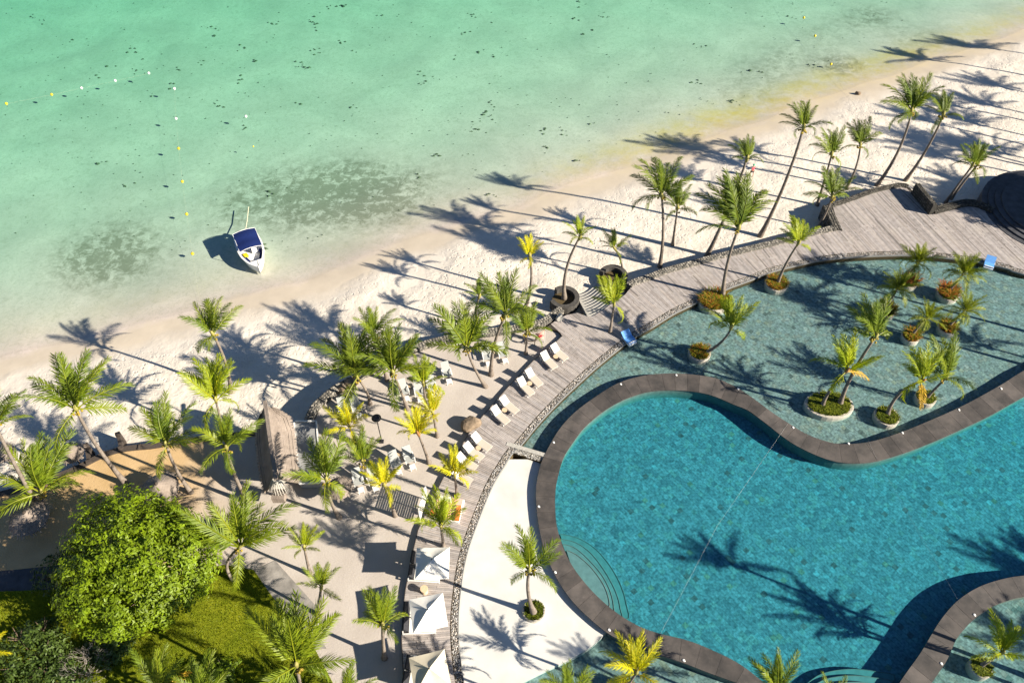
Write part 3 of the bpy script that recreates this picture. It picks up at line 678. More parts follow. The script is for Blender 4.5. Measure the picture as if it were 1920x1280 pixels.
stone_wall('stone_wall', line([(1556, 385), (1598, 371), (1640, 356), (1688, 346), (1702, 349)], 0.15, 0.6), 0.6, 0.16, -2.0, 'black stone wall edging the top of the wide deck', tint=0.45)
P_ = [Vector((*G(1712, 362, 0).xy, 0)), Vector((*G(1745, 402, 0).xy, 0))]; P_ = [P_[0].lerp(P_[1], k / 5) for k in range(6)]
stone_wall('stone_wall', P_, 0.55, 1.35, -2.0, 'tall black stone screen wall standing across the wide deck', tint=0.40)
stone_wall('stone_wall', line([(1749, 396), (1780, 388), (1813, 381), (1838, 385), (1862, 396)], 0.1, 0.6), 0.9, 0.35, -2.0, 'curved low black stone wall right of the tall screen wall', tint=0.35)
o = stone_wall('timber_wall', WLF, 0.55, TZ + 0.12, -2.2, 'low dark timber retaining wall along the orange sand at left', 'darkwood', 1.0, False)
for k in range(0, len(WLF) - 1, 3):
    p = WLF[k]; t = tang(WLF, k); MB().box(p.x, p.y, TZ + 0.16, 0.14, 0.62, 0.10, math.atan2(t.y, t.x)).build('post', M['darkwood'], o)
for px, py, px2, py2, lb in ((168, 868, 162, 836, 'left of two dark timber groynes sticking from the low wall onto the beach'), (228, 842, 222, 815, 'right of two dark timber groynes sticking from the low wall onto the beach')):
    a, b = G(px, py, TZ), G(px2, py2, TZ); t = b - a; m = (a + b) / 2
    g = empty('groyne', (m.x, m.y, 0), math.atan2(t.y, t.x)); tag(g, lb, 'groyne', 'timber groynes on the left beach')
    MB().box(0, 0, -1.05, t.length, 0.30, 1.7).build('beam', M['darkwood'], g)
    for s_ in (-1, 1): MB().box(s_ * t.length * .48, 0, -1.0, 0.34, 0.42, 1.95).build('post', M['darkwood'], g)
# steps from deck to beach, with the stone drums at their sides
e = empty('beach_steps', G(1100, 570, -0.8)); tag(e, 'curved white stone steps leading from deck down to the beach', 'steps')
NS = 9
for k in range(NS):
    f = k / (NS - 1)
    # nosing line of each step, from its left end to its right end; the lowest lies nearest the sea
    z = -0.13 - 0.17 * k
    left = (1099 - 20 * f, 589 - 37 * f); right = (1152 - 36 * f, 561 - 26 * f)
    midp = ((left[0] + right[0]) / 2 + 4, (left[1] + right[1]) / 2 + 3)
    l2 = (left[0] + 8, left[1] + 0); 
    P_ = line([left, l2, midp, right], z, 0.35)
    up = Vector((*(G(1130, 580, 0) - G(1100, 545, 0)).xy, 0)).normalized()
    back = [p + up * 0.75 for p in P_]
    m = MB(); m.prism(xy(P_) + xy(back[::-1]), z - 0.55, z); m.build('step', M['palestone'], e, loc=-e.location)
def drum(px, py, r, ztop, label, notch):
    c = G(px, py, ztop); d = empty('stone_drum', (c.x, c.y, ztop)); tag(d, label, 'planter', 'round stone planters beside the beach steps')
    m = MB(); arc = []
    for k in range(19):
        a = notch + 2 * math.pi * 0.80 * k / 18; arc.append(Vector((r * math.cos(a), r * math.sin(a), 0)))
    A, B = offset(arc, 0.24), offset(arc, -0.24)
    m.prism(xy(A) + xy(B[::-1]), -2.0 - ztop, 0, (0.07, 0.065, 0.06)); w_ = m.build('ring_wall', M['wallstone'], d)
    MB().lathe([(r - .1, -2.0), (r - .1, -0.55), (0.0, -0.5)], 18).build('soil', M['soil'], d)
    return d
drum(1058, 556, 1.35, -0.55, 'dark round stone planter left of the beach steps, holding a thin palm', R(200))
drum(1150, 515, 1.3, -0.4, 'grey round stone planter right of the beach steps', R(230))
# right-hand basalt terrace in deep shade
c = G(1972, 398, 0.02)
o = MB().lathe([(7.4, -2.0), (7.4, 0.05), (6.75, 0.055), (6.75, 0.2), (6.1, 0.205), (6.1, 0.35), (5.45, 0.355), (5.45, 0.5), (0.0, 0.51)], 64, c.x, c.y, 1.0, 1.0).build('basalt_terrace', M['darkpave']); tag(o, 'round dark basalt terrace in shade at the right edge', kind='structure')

# ================================================================== LAWN, PATHS (lower left)
lawn_px = [(-80, 1112), (0, 1108), (120, 1104), (300, 1085), (420, 1058), (476, 1068), (502, 1106), (533, 1147), (556, 1172), (590, 1215), (630, 1290), (660, 1400), (-80, 1400)]
LP = line(lawn_px, TZ + 0.05, 1.0, False)
o = MB().prism(xy(LP), TZ - 0.3, TZ + 0.05).build('lawn', M['lawn']); tag(o, 'sunlit mown lawn at lower left', kind='structure'); lawn = o
gb = MB(); cnt = 0
while cnt < 52000:
    px, py = rnd.uniform(-15, 640), rnd.uniform(1050, 1292); p = G(px, py, TZ + 0.05)
    if not inside((p.x, p.y), xy(LP)): continue
    cnt += 1; a = rnd.random() * 6.28; h = rnd.uniform(0.05, 0.13); w_ = rnd.uniform(0.012, 0.03); l = rnd.uniform(0.02, 0.08)
    cx_, sx_ = math.cos(a), math.sin(a); b = rnd.random() * 6.28
    gb.add([(p.x - w_ * cx_, p.y - w_ * sx_, TZ + 0.05), (p.x + w_ * cx_, p.y + w_ * sx_, TZ + 0.05), (p.x + l * math.cos(b), p.y + l * math.sin(b), TZ + 0.05 + h)], [(0, 1, 2)])
o = gb.build('grass', M['grassblade']); tag(o, 'short grass blades of the sunlit lawn', kind='stuff')
o = MB().prism(xy(line([(476, 1068), (516, 1050), (595, 1138), (590, 1172), (612, 1215), (590, 1215), (556, 1172), (533, 1147), (502, 1106)], TZ + 0.03, 1, False)), TZ - 0.2, TZ + 0.035).build('stone_path', M['pathstone']); tag(o, 'grey crushed stone path between lawn and sand terrace', kind='structure')
o = MB().prism(xy(line([(-80, 1062), (0, 1070), (125, 1058), (150, 1062), (150, 1100), (120, 1104), (0, 1108), (-80, 1112)], TZ + 0.03, 1, False)), TZ - 0.2, TZ + 0.03).build('paved_path', M['darkpave']); tag(o, 'grey paved path beyond the lawn, tree shade put into its dark colour', kind='structure')  # grey stone; the tree's shade is put into the dark paving colour
# ================================================================== PALMS
def frond_mesh(name, mat, seed, droop, nleaf=46, wid=0.27, lift=0.0, lw=0.017, fold=0.5, twist=0.0):
    r = random.Random(seed); m = MB(); K = 10
    pts = [Vector((0, 0, 0))]; ang = 0.0
    for k in range(K):
        t = (k + 1) / K; ang = -droop * t ** 1.6
        pts.append(pts[-1] + Vector((math.cos(ang), 0.05 * math.sin(3 * t + seed), math.sin(ang))) / K)
    rad = [0.014 * (1 - 0.8 * k / K) + 0.0015 for k in range(K + 1)]
    m.tube(pts, rad, 4, (1.35, 1.15, 1.2))
    for i in range(nleaf):
        t = 0.12 + 0.88 * (i + 0.5) / nleaf; f = t * K; k = min(K - 1, int(f)); p = pts[k].lerp(pts[k + 1], f - k); tg = (pts[k + 1] - pts[k]).normalized()
        up = tg.cross(Vector((0, 1, 0)))
        if up.z < 0: up = -up
        for s_ in (1, -1):
            a = R(30 + 36 * t + r.uniform(-11, 11)); L = wid * (math.sin(math.pi * min(1, 0.14 + 0.80 * t)) ** 0.6) * r.uniform(0.75, 1.12)
            if L < 0.05: L = 0.05
            d = (tg * math.sin(a) + Vector((0, s_, 0)) * math.cos(a) + up * (lift + r.uniform(-.2, .2)) + Vector((0, twist, 0))).normalized()
            d2 = (d + Vector((0, 0, -fold - r.uniform(-.15, .35)))).normalized()
            wv = tg * lw; g = r.uniform(0.72, 1.22)
            q = p + d * L * 0.5; e = q + d2 * L * 0.5
            m.add([p - wv * .45, p + wv * .45, q + wv * .6, q - wv * .6, e], [(0, 1, 2, 3), (3, 2, 4)], (g, g, g))
    return m.mesh(name, mat)
FR = {}
for kind, mat, kw in (('green', 'leaf_green', dict()), ('dark', 'leaf_dark', dict(nleaf=48)), ('yellow', 'leaf_yellow', dict(nleaf=36, wid=0.24, lw=0.022)), ('lime', 'leaf_lime', dict(nleaf=38, wid=0.25, lw=0.021)), ('pygmy', 'leaf_pygmy', dict(nleaf=32, wid=0.27, lw=0.021, lift=0.2, fold=0.2))):
    FR[kind] = [frond_mesh('frond', M[mat], 10 * i + len(kind), dr, twist=tw, **kw) for i, (dr, tw) in enumerate(((0.25, 0), (0.5, .12), (0.8, -.12), (1.1, 0.08), (1.6, 0), (2.1, .1)))]
FR['ochre'] = [frond_mesh('frond', simple('ochre_frond', (0.50, 0.30, 0.02), 0.6, 0.15, 3), 91, 1.0), frond_mesh('frond', bpy.data.materials['ochre_frond'], 92, 1.8)]
WIND = Vector((-0.10, 0.85, 0.30))
PGRP = {'green': 'green coconut palms', 'dark': 'dark green coconut palms', 'yellow': 'yellow dwarf palms', 'lime': 'lime green young palms', 'pygmy': 'small feathery palms in the pool'}
palm_n = [0]
def palm(base, top, L, kind, label, nf=15, bend=0.0, bdir=(1, 0), wind=1.0, hang=1, ochre=0, thick=1.0, fruit=None, seed=None, elo=-8, skip_base=None):
    palm_n[0] += 1; r = random.Random(seed if seed is not None else 100 + palm_n[0])
    name = {'pygmy': 'feather_palm'}.get(kind, 'palm_tree')
    e = empty(name, base); tag(e, label, 'palm tree', PGRP[kind])
    T = top - base; H = T.z
    ctrl = Vector((bdir[0] * bend, bdir[1] * bend, 0)) + Vector((T.x * 0.42, T.y * 0.42, H * 0.5))
    ts = [i / 11 for i in range(12)]
    P_ = [2 * (1 - t) * t * ctrl + t * t * T for t in ts]
    k = thick * (0.105 + 0.0055 * H)
    rad = [k * (1.0 + 0.7 * math.exp(-9 * t)) * (1.12 - 0.42 * t) for t in ts]
    tr = MB().tube([Vector((0, 0, -0.35))] + P_, [rad[0] * 1.15] + rad, 8).build('trunk', M['trunk'], e, True)
    tt = T
    ax = (P_[-1] - P_[-2]).normalized()
    if kind != 'pygmy':
        MB().tube([tt - ax * 0.25, tt + ax * 0.25, tt + ax * 0.6], [rad[-1] * 1.1, rad[-1] * 1.7, rad[-1] * 0.7], 7).build('crown_base', M['stalk'] if not ochre else M['fibre'], tr, True)
    if fruit is None: fruit = kind in ('green', 'dark') and L > 2.2
    if fruit:
        fm = MB()
        for _ in range(r.randint(6, 11)):
            a = r.random() * 6.28; rr = r.uniform(0.18, 0.42); c = tt + Vector((math.cos(a) * rr, math.sin(a) * rr, r.uniform(-0.35, 0.0)))
            fm.lathe([(0.0, c.z - 0.13), (0.10, c.z - 0.05), (0.10, c.z + 0.05), (0.0, c.z + 0.12)], 6, c.x, c.y)
        fm.build('coconut', M['fruit'], tr)['kind'] = 'stuff'
    fr = FR[kind]
    for i in range(nf):
        u = (i + 0.5) / nf
        el = R(86 - (86 - elo) * u ** 1.25 + r.uniform(-7, 7)); az = i * 2.399963 + r.uniform(-.35, .35)
        v = Vector((math.cos(az) * math.cos(el), math.sin(az) * math.cos(el), math.sin(el))) + WIND * wind * r.uniform(0.5, 1.15)
        if u > 0.9 and hang: v = Vector((math.cos(az), math.sin(az), r.uniform(-0.35, 0.2)))
        v.normalize(); el = math.asin(max(-1, min(1, v.z))); az = math.atan2(v.y, v.x)
        idx = min(5, max(0, int(0.4 + 4.2 * u + r.uniform(-1.1, 1.1))))
        f = bpy.data.objects.new('frond', fr[idx]); C.objects.link(f); f.parent = e
        f.location = tt + ax * 0.3 * (1 - u) + Vector((math.cos(az), math.sin(az), 0)) * 0.08
        f.rotation_euler = (r.uniform(-.5, .5), -el, az); s_ = L * (0.82 + 0.3 * math.sin(math.pi * u)) * r.uniform(0.88, 1.12); f.scale = (s_, s_ * r.uniform(.85, 1.1), s_)
    for i in range(ochre):
        f = bpy.data.objects.new('frond', FR['ochre'][i % 2]); C.objects.link(f); f.parent = e; az = r.uniform(0, 6.28); f.location = tt; f.rotation_euler = (r.uniform(-.4, .4), R(r.uniform(-20, 30)), az); f.scale = (L * .9,) * 3
        f['label'] = 'dry ochre frond'
    return e
def P(bpx, tpx, rpx, kind, label, z=None, h=None, **k):
    if z == 'B': b = GB(*bpx)
    else: b = G(bpx[0], bpx[1], TZ if z is None else z)
    t = near_axis(b, *tpx)
    if h is not None:
        d = ray(*tpx); kk = (b.z + h - CAMH) / d.z; t = Vector((0, 0, CAMH)) + d * kk
    if t.z < b.z + 1.0: t.z = b.z + 1.0
    depth = t.y * st + (CAMH - t.z) * ct
    L = rpx * depth / FPX * 1.02
    return palm(b, t, L, kind, label, **k)
# --- left beach terrace
P((238, 908), (143, 768), 100, 'green', 'tall bright green palm leaning left over the low timber wall, trunk lit white', nf=17, bend=-.6)
P((75, 955), (-8, 800), 75, 'green', 'palm cut by the left edge, only right-hand fronds showing', nf=15)
P((88, 965), (78, 925), 98, 'green', 'broad low bright palm spreading above the dark thatched parasol at far left', nf=18, wind=1.3)
P((432, 735), (400, 628), 68, 'green', 'palm standing on the beach, topmost of the left group, one frond hanging straight down', 'B', nf=13, bend=.8, hang=1)
P((424, 822), (405, 752), 75, 'lime', 'yellowish green palm just above the low timber wall, beneath the topmost left palm', nf=17, z=-1.4)
P((358, 923), (312, 835), 78, 'green', 'palm between the round thatched parasol and the beach, drooping frond over the wall', nf=16, bend=-.4)
P((466, 942), (425, 840), 72, 'green', 'palm in the shade left of the thatched building, its long fronds flung sideways', nf=12, bend=-.4, wind=.5, elo=-15)
P((440, 1088), (448, 1026), 105, 'green', 'big spreading palm with a hooked trunk at the corner of the lawn', nf=17, bend=-1.4, wind=.8, elo=-20)
P((-30, 1330), (-40, 1235), 60, 'yellow', 'yellow palm mostly outside the left edge beside the lawn', nf=12, elo=-20)
# --- middle terrace
P((726, 712), (702, 628), 52, 'green', 'slim palm sticking up highest behind the stone wall, middle terrace', nf=13)
P((694, 757), (670, 708), 92, 'dark', 'large dark palm with brown crown base beside the boulders of the stone wall', nf=17, bend=.4, ochre=0)
P((764, 767), (738, 700), 85, 'dark', 'large dark palm with pale yellow stalk in the middle of the sand terrace', nf=17)
P((800, 772), (794, 722), 50, 'lime', 'short lime green palm with yellow trunk between terrace chairs', nf=14)
P((911, 725), (876, 655), 85, 'green', 'palm with a long arching grey trunk left of the paired chairs near the wall', nf=15, bend=-.5, elo=-14)
P((897, 613), (898, 558), 32, 'green', 'little slim palm on the beach, just behind the stone wall', 'B', nf=10, bend=-.5)
P((921, 703), (947, 592), 75, 'dark', 'tall palm leaning right across the pair of chairs nearest the wall', nf=17, bend=-.6)
P((986, 663), (988, 625), 50, 'green', 'upright palm beside the black hoop and the pink flag', nf=14, wind=1.4)
P((985, 577), (994, 482), 36, 'yellow', 'slender yellow-crowned palm alone on the beach, left of the thin leaning one', 'B', nf=13, bend=.7)
P((1058, 556), (1086, 447), 38, 'lime', 'thin lime palm with wavy trunk rising from the dark stone drum', z=-0.75, nf=12, bend=-.9)
P((1166, 517), (1154, 468), 34, 'green', 'small palm behind the right-hand stone drum on the beach', 'B', nf=11, bend=.5)
P((1144, 622), (1151, 572), 52, 'lime', 'bright yellow green palm growing through the deck below the beach steps', z=0, nf=14, wind=1.3)
# --- right beach
P((1237, 500), (1241, 370), 68, 'dark', 'tall straight palm on the beach by the narrow deck, taller of a close pair', 'B', nf=15, bend=.4)
P((1261, 459), (1270, 392), 42, 'dark', 'shorter palm right beside the tall straight beach palm', 'B', nf=13)
P((1326, 479), (1400, 300), 38, 'dark', 'leaning beach palm right behind the big dark one, above the person in pink', 'B', nf=14, bend=.5, hang=0, elo=12)
P((1355, 557), (1384, 430), 92, 'dark', 'biggest dark palm in a planted bed at the pool edge, crossing the narrow deck', z=SZW + .3, nf=26, wind=1.4, bend=-.6, thick=1.1, hang=0, elo=5)
P((1425, 443), (1506, 242), 45, 'dark', 'very tall palm with a long dark slanting trunk on the right beach', 'B', nf=15, bend=.8)
P((1532, 385), (1559, 292), 45, 'green', 'mid height palm behind another, left of the wide deck', 'B', nf=14)
P((1587, 353), (1613, 274), 44, 'dark', 'palm with one hanging frond above the corner of the wide deck', 'B', nf=14, bend=.6)
P((1644, 348), (1709, 210), 62, 'dark', 'tall big-crowned palm leaning right, left of the leaning pair', 'B', nf=18, bend=1.2)
P((1697, 339), (1768, 217), 42, 'dark', 'smaller tall palm leaning right, right of the leaning pair', 'B', nf=13, bend=.8)
P((1773, 380), (1822, 312), 36, 'green', 'left trunk of the crossed twin palms above the black curved wall', 'B', nf=11)
P((1783, 373), (1832, 310), 40, 'green', 'right trunk of the crossed twin palms above the black curved wall', 'B', nf=12)
P((1530, 430), (1560, 370), 50, 'green', 'full green palm overlapping the dark stone pier', 'B', nf=15, bend=.4)
P((1458, 531), (1496, 458), 46, 'lime', 'yellow green palm leaning from the round planter nearest the narrow deck', z=SZW + .2, nf=14, wind=1.3, bend=-.3)
# --- shallow pool islands
P((1322, 662), (1370, 617), 62, 'lime', 'wind-swept lime palm bending far right out of its small round planter', z=SZW + .2, nf=14, wind=1.8, bend=.7, bdir=(1, -.4))
P((1698, 525), (1720, 494), 36, 'pygmy', 'feathery palm nearest the deck among orange shrubs in the pool', z=SZW + .2, nf=28, wind=.2, elo=-35)
P((1777, 548), (1806, 514), 38, 'pygmy', 'feathery palm over the orange shrub near the blue lounger at right', z=SZW + .2, nf=28, wind=.2, elo=-35)
P((1660, 580), (1682, 543), 36, 'pygmy', 'feathery palm in the middle of the pool palms, below the nearest one to the deck', z=SZW + .2, nf=28, wind=.2, elo=-35)
P((1708, 630), (1735, 598), 34, 'pygmy', 'feathery palm arching over the left of two neighbouring planters', z=SZW + .2, nf=26, wind=.3, elo=-40)
P((1776, 614), (1808, 584), 36, 'pygmy', 'feathery palm arching over the right of two neighbouring planters', z=SZW + .2, nf=26, wind=.3, elo=-40)
P((1575, 757), (1640, 634), 68, 'green', 'long leaning palm from the oval planter, its crown reaching over the pool', z=SZW + .2, nf=15, wind=1.4, bend=-.6)
P((1542, 760), (1586, 697), 68, 'lime', 'palm at left end of the oval planter, lower of the two', z=SZW + .2, nf=13, wind=.9, bend=-.5, ochre=1)
P((1664, 778), (1726, 715), 62, 'lime', 'palm with kinked trunk in the round white planter near the slate coping', z=SZW + .2, nf=13, bend=-1.0, bdir=(.6, -.8), ochre=1)
P((1737, 746), (1772, 710), 72, 'green', 'broad palm in the round planter right of the kinked palm', z=SZW + .2, nf=14, wind=1.1)
# --- white apron and bottom edge
P((1000, 1145), (992, 1070), 70, 'green', 'single palm in a round planter on the bright white apron', z=WF + .4, nf=13, wind=.8, bend=-.5, elo=-12)
P((1172, 1292), (1192, 1262), 68, 'yellow', 'yellow palm in the lower pool, cut by the bottom edge', z=WF + .3, nf=13, wind=1.1)
P((1062, 1345), (1068, 1310), 62, 'green', 'palm tips showing at the bottom edge, left of the yellow one', z=WF + .3, nf=12, wind=1.2)
P((1448, 1345), (1458, 1300), 72, 'green', 'palm at the bottom edge overlapping the main pool coping', z=WF + .3, nf=14, wind=1.2)
P((1838, 1248), (1876, 1225), 62, 'lime', 'sunlit palm in the corner pool at lower right', z=-.2, nf=14, wind=.7)
# --- yellow palms of the terrace
P((668, 832), (656, 802), 50, 'yellow', 'yellow star-shaped palm left of the black lamp', nf=11, wind=.4, elo=-15)
P((805, 868), (785, 815), 50, 'yellow', 'brightest yellow palm, the lower of the touching pair right of the lamp', nf=15, hang=1, ochre=1)
P((820, 818), (812, 776), 46, 'yellow', 'yellow palm, the upper of the touching pair right of the lamp', nf=13)
P((637, 970), (612, 900), 80, 'green', 'palm spreading fronds beside the thatched building and small thatched parasol', nf=14, bend=-.5, elo=-12)
P((692, 900), (681, 868), 56, 'green', 'low green palm right of the thatched building, among terrace chairs', nf=14)
P((741, 966), (722, 912), 48, 'yellow', 'yellow palm with white trunk standing by the slatted shadow', nf=14, hang=1)
P((857, 929), (853, 893), 50, 'yellow', 'yellow palm on the deck over the lowest sun loungers', z=0, nf=14)
P((832, 1024), (827, 988), 66, 'lime', 'palm in front of the slatted screen, above the white parasol', z=0, nf=14, wind=.8, elo=-15)
P((582, 1076), (571, 1028), 42, 'lime', 'small yellow green palm right of the big hooked palm, skirt of old fronds', nf=13)
P((597, 1152), (602, 1103), 46, 'green', 'small dark green palm at the end of the grey stone path', nf=12)
P((721, 1233), (717, 1173), 66, 'green', 'palm left of the second white parasol, bent dark trunk', nf=15)
P((575, 1330), (556, 1248), 115, 'green', 'huge palm at the bottom edge overlapping lawn and shaded sand', nf=22, wind=1.0, elo=-10)
P((312, 1345), (300, 1300), 75, 'green', 'palm at the bottom edge with one ochre frond standing up, lawn', nf=12, wind=1.2, ochre=1)
P((420, 1350), (385, 1312), 75, 'green', 'palm at the bottom edge right of the one with an ochre frond', nf=12, wind=1.2)
P((640, 1350), (650, 1320), 70, 'green', 'palm barely showing at the bottom edge below the huge one', nf=12, wind=.8)

# palms outside the frame whose shadows fall into it: placed from where the shadow of the crown lies
TAN = math.tan(SUN_EL)
def Pshadow(spx, h, L, kind, label, z=0.0, lean=(0, 0), base_z=None, **k):
    g = G(spx[0], spx[1], z); dist = h / TAN
    top = Vector((g.x + SUN_H.x * dist, g.y + SUN_H.y * dist, z + h)); b = Vector((top.x + lean[0], top.y + lean[1], base_z if base_z is not None else z))
    return palm(b, top, L, kind, label, **k)
OFF = 'palm outside the frame at right, shading '
Pshadow((1775, 108), 11, 3.4, 'dark', OFF + 'the beach high up', -1.7, (1, -2))
Pshadow((1880, 88), 11, 3.6, 'dark', OFF + 'the beach near the top right corner', -1.7, (1, -2))
Pshadow((1890, 165), 10, 3.4, 'dark', OFF + 'the beach below the corner', -1.7, (-1, -2))
Pshadow((1760, 232), 11, 3.6, 'dark', OFF + 'the sand behind the tall leaning pair', -1.7, (0, -2))
Pshadow((1840, 235), 11, 3.8, 'dark', OFF + 'the sand right of the leaning pair', -1.7, (1, -2))
Pshadow((1890, 290), 10, 3.8, 'dark', OFF + 'the sand above the basalt terrace', -1.7, (1, -1))
Pshadow((1745, 270), 10, 3.6, 'dark', OFF + 'the sand between the two leaning palms', -1.7, (0, -1))
Pshadow((1870, 200), 12, 3.6, 'dark', OFF + 'the open sand at upper right', -1.7, (0, -2))
Pshadow((1800, 200), 12, 3.6, 'dark', OFF + 'the sand beyond the smaller leaning palm', -1.7, (2, -2))
Pshadow((1840, 285), 12, 4.0, 'dark', OFF + 'the sand just right of the twin palms', -1.7, (-1, -2))
Pshadow((1790, 300), 12, 3.6, 'dark', OFF + 'the sand behind the twin palms', -1.7, (1, -1))
Pshadow((1850, 345), 9, 3.4, 'dark', OFF + 'the curved black wall', -1.0, (1, -1))
Pshadow((1905, 375), 9, 3.6, 'dark', OFF + 'the basalt terrace', 0, (1, -1))
Pshadow((1860, 405), 9, 3.2, 'dark', OFF + 'the deck by the terrace', 0, (1, -1))
Pshadow((1580, 530), 10.5, 3.4, 'green', OFF + 'the shallow pool below the narrow deck', SZF, (1, -1))
Pshadow((1560, 585), 10.5, 3.4, 'green', OFF + 'the middle of the shallow pool', SZF, (1, -1))
Pshadow((1850, 650), 8.5, 3.2, 'green', OFF + 'the shallow pool at right', SZF, (1, -1))
Pshadow((1385, 1062), 12.0, 2.7, 'green', 'tall palm outside the frame at lower right, shading the middle of the main pool', MD, (1.5, -2.0), 0, wind=.7)
Pshadow((1590, 1168), 8.0, 2.7, 'green', 'palm outside the frame at lower right, shading the main pool near the corner coping', MD, (0.6, -1.0), 0, wind=.7)
Pshadow((2085, 905), 11, 3.2, 'green', OFF + 'the main pool at the right edge', MD, (1, -2), 0)
Pshadow((2130, 965), 10, 3.2, 'green', OFF + 'the main pool lower down the right edge', MD, (1, -2), 0)
Pshadow((2050, 1095), 9, 3.2, 'green', OFF + 'the bend of the corner coping', 0, (1, -1), 0)
Pshadow((2090, 1080), 9, 3.2, 'green', OFF + 'the corner coping at the edge', 0, (1, -1), 0)
Pshadow((1985, 1215), 8, 2.8, 'green', OFF + 'the corner pool', -.4, (1, -1), 0)
Pshadow((1140, 1252), 7.5, 1.8, 'green', 'palm outside the bottom edge, shading the white apron below its planter', WF, (1, -2.0), WF, wind=.7)

# ================================================================== TREES AND SHRUBS
def leaf_crown(e, name, mat, centre, rx, ry, rz, clumps, per, size, rg, seed, low=-0.35, shade=(0.8, 1.15), crad=0.55):
    r = random.Random(seed); m = MB()
    lob = [(r.uniform(0, 6.28), r.uniform(-.2, 1.0), r.uniform(0.04, 0.17)) for _ in range(16)]
    for _ in range(clumps):
        a = r.uniform(0, 6.28); s_ = r.uniform(low, 1.0); cc = math.sqrt(max(0, 1 - s_ * s_))
        k = 0.84 + sum(w_ * max(0, math.cos(a - la)) ** 6 * max(0, 1 - abs(s_ - ls)) for la, ls, w_ in lob)
        k *= r.uniform(0.80, 1.08) if r.random() > rg else r.uniform(0.45, 0.85)
        c = Vector((centre[0] + rx * k * cc * math.cos(a), centre[1] + ry * k * cc * math.sin(a), centre[2] + rz * k * s_))
        nrm = Vector((cc * math.cos(a) / rx, cc * math.sin(a) / ry, s_ / rz)).normalized(); g0 = r.uniform(*shade)
        rad = crad * r.uniform(0.6, 1.25)
        for _ in range(per):
            d = Vector((r.gauss(0, 1), r.gauss(0, 1), r.gauss(0, 1))).normalized() * rad * r.random() ** 0.5
            p = c + d; n_ = (nrm + d.normalized() * 0.8 + Vector((0, 0, 0.5)) + Vector((r.gauss(0, .5), r.gauss(0, .5), r.gauss(0, .3)))).normalized()
            u = n_.cross(Vector((r.random() - .5, r.random() - .5, .3))).normalized(); v = n_.cross(u); s2 = size * r.uniform(0.6, 1.25)
            g = g0 * r.uniform(0.85, 1.15); col = (g, g, g)
            m.add([p - u * s2, p - v * s2 * .45 - u * .1 * s2 + n_ * .06 * s2, p + u * s2, p + v * s2 * .45 - u * .1 * s2 + n_ * .06 * s2], [(0, 1, 2, 3)], col)
    o = m.build(name, mat, e); o['kind'] = 'stuff'
    return o
def limbs(e, H, spread, n_, seed, rad=0.28, mat='bark'):
    r = random.Random(seed); MB().tube([(0, 0, -.3), (0.1, 0, H * .35), (0.0, 0.1, H * .7)], [rad * 1.4, rad, rad * .6], 8).build('trunk', M[mat], e, True)
    m = MB()
    for i in range(n_):
        a = 6.28 * i / n_ + r.uniform(-.3, .3); z0 = H * r.uniform(.3, .65); rr = spread * r.uniform(.6, .95); z1 = H * r.uniform(.7, 1.15)
        p0 = Vector((0, 0, z0)); p2 = Vector((rr * math.cos(a), rr * math.sin(a), z1)); p1 = (p0 + p2) / 2 + Vector((0, 0, H * .08))
        m.tube([p0, p1, p2], [rad * .45, rad * .28, .03], 5)
        for _ in range(4):
            t = r.uniform(.4, .95); q = p1.lerp(p2, t); b = a + r.uniform(-1.2, 1.2); m.tube([q, q + Vector((math.cos(b) * rr * .3, math.sin(b) * rr * .3, r.uniform(.1, .8)))], [.06, .015], 4)
    m.build('limb', M[mat], e)
c = G(258, 1060, 4.3); c.z = TZ; e = empty('round_tree', c); tag(e, 'large round bright green broadleaf tree at the edge of the lawn', 'tree')
limbs(e, 4.6, 4.0, 9, 5)
leaf_crown(e, 'crown', M['leaf_tree'], (0, 0, 4.3), 5.3, 5.3, 3.6, 1000, 40, 0.15, 0.34, 23, low=-0.45, shade=(0.75, 1.3), crad=0.6)
for px, py, r_, h, lb, sd, mt in ((145, 1085, 2.2, 2.2, 'dark bushy tree in shade between the dark thatched parasol and round tree', 21, 'leaf_bush'), (70, 1235, 2.8, 1.6, 'dark green shrub in shade at the lower left corner', 22, 'leaf_bush'),
                                   (120, 1290, 2.4, 1.5, 'mid green shrub at the bottom edge left of the bare shrub', 23, 'leaf_bush'), (410, 1278, 1.7, 1.2, 'low bright shrub on the lawn at the bottom edge', 24, 'leaf_tree'), (215, 1215, 1.6, 1.0, 'sparse low shrub in shade behind the bare twiggy one', 25, 'leaf_bush')):
    e = empty('shrub', G(px, py, TZ)); tag(e, lb, 'shrub'); limbs(e, h * .8, r_ * .8, 5, sd, .07)
    leaf_crown(e, 'crown', M[mt], (0, 0, h * .55), r_, r_, h * .75, int(110 * r_), 12, 0.14, 0.3, sd, low=-.5, crad=.4)
# bare shrub
e = empty('bare_shrub', G(170, 1262, TZ)); tag(e, 'bleached leafless shrub of grey twigs at the bottom left', 'shrub'); m = MB(); r = random.Random(4)
def twig(p, d, l, rad, dep):
    q = p + d * l; m.tube([p, (p + q) / 2 + Vector((r.gauss(0, .05), r.gauss(0, .05), 0)), q], [rad, rad * .8, rad * .6], 4, cap=False)
    if dep > 0:
        for _ in range(r.choice((2, 3, 3))):
            twig(q, (d + Vector((r.gauss(0, .55), r.gauss(0, .55), r.gauss(0.05, .35)))).normalized(), l * r.uniform(.6, .85), rad * .62, dep - 1)
for i in range(9): twig(Vector((0, 0, 0)), Vector((math.cos(i * .7), math.sin(i * .7), r.uniform(.6, 1.3))).normalized(), r.uniform(.6, .95), .04, 4)
m.build('twig', M['deadwood'], e)
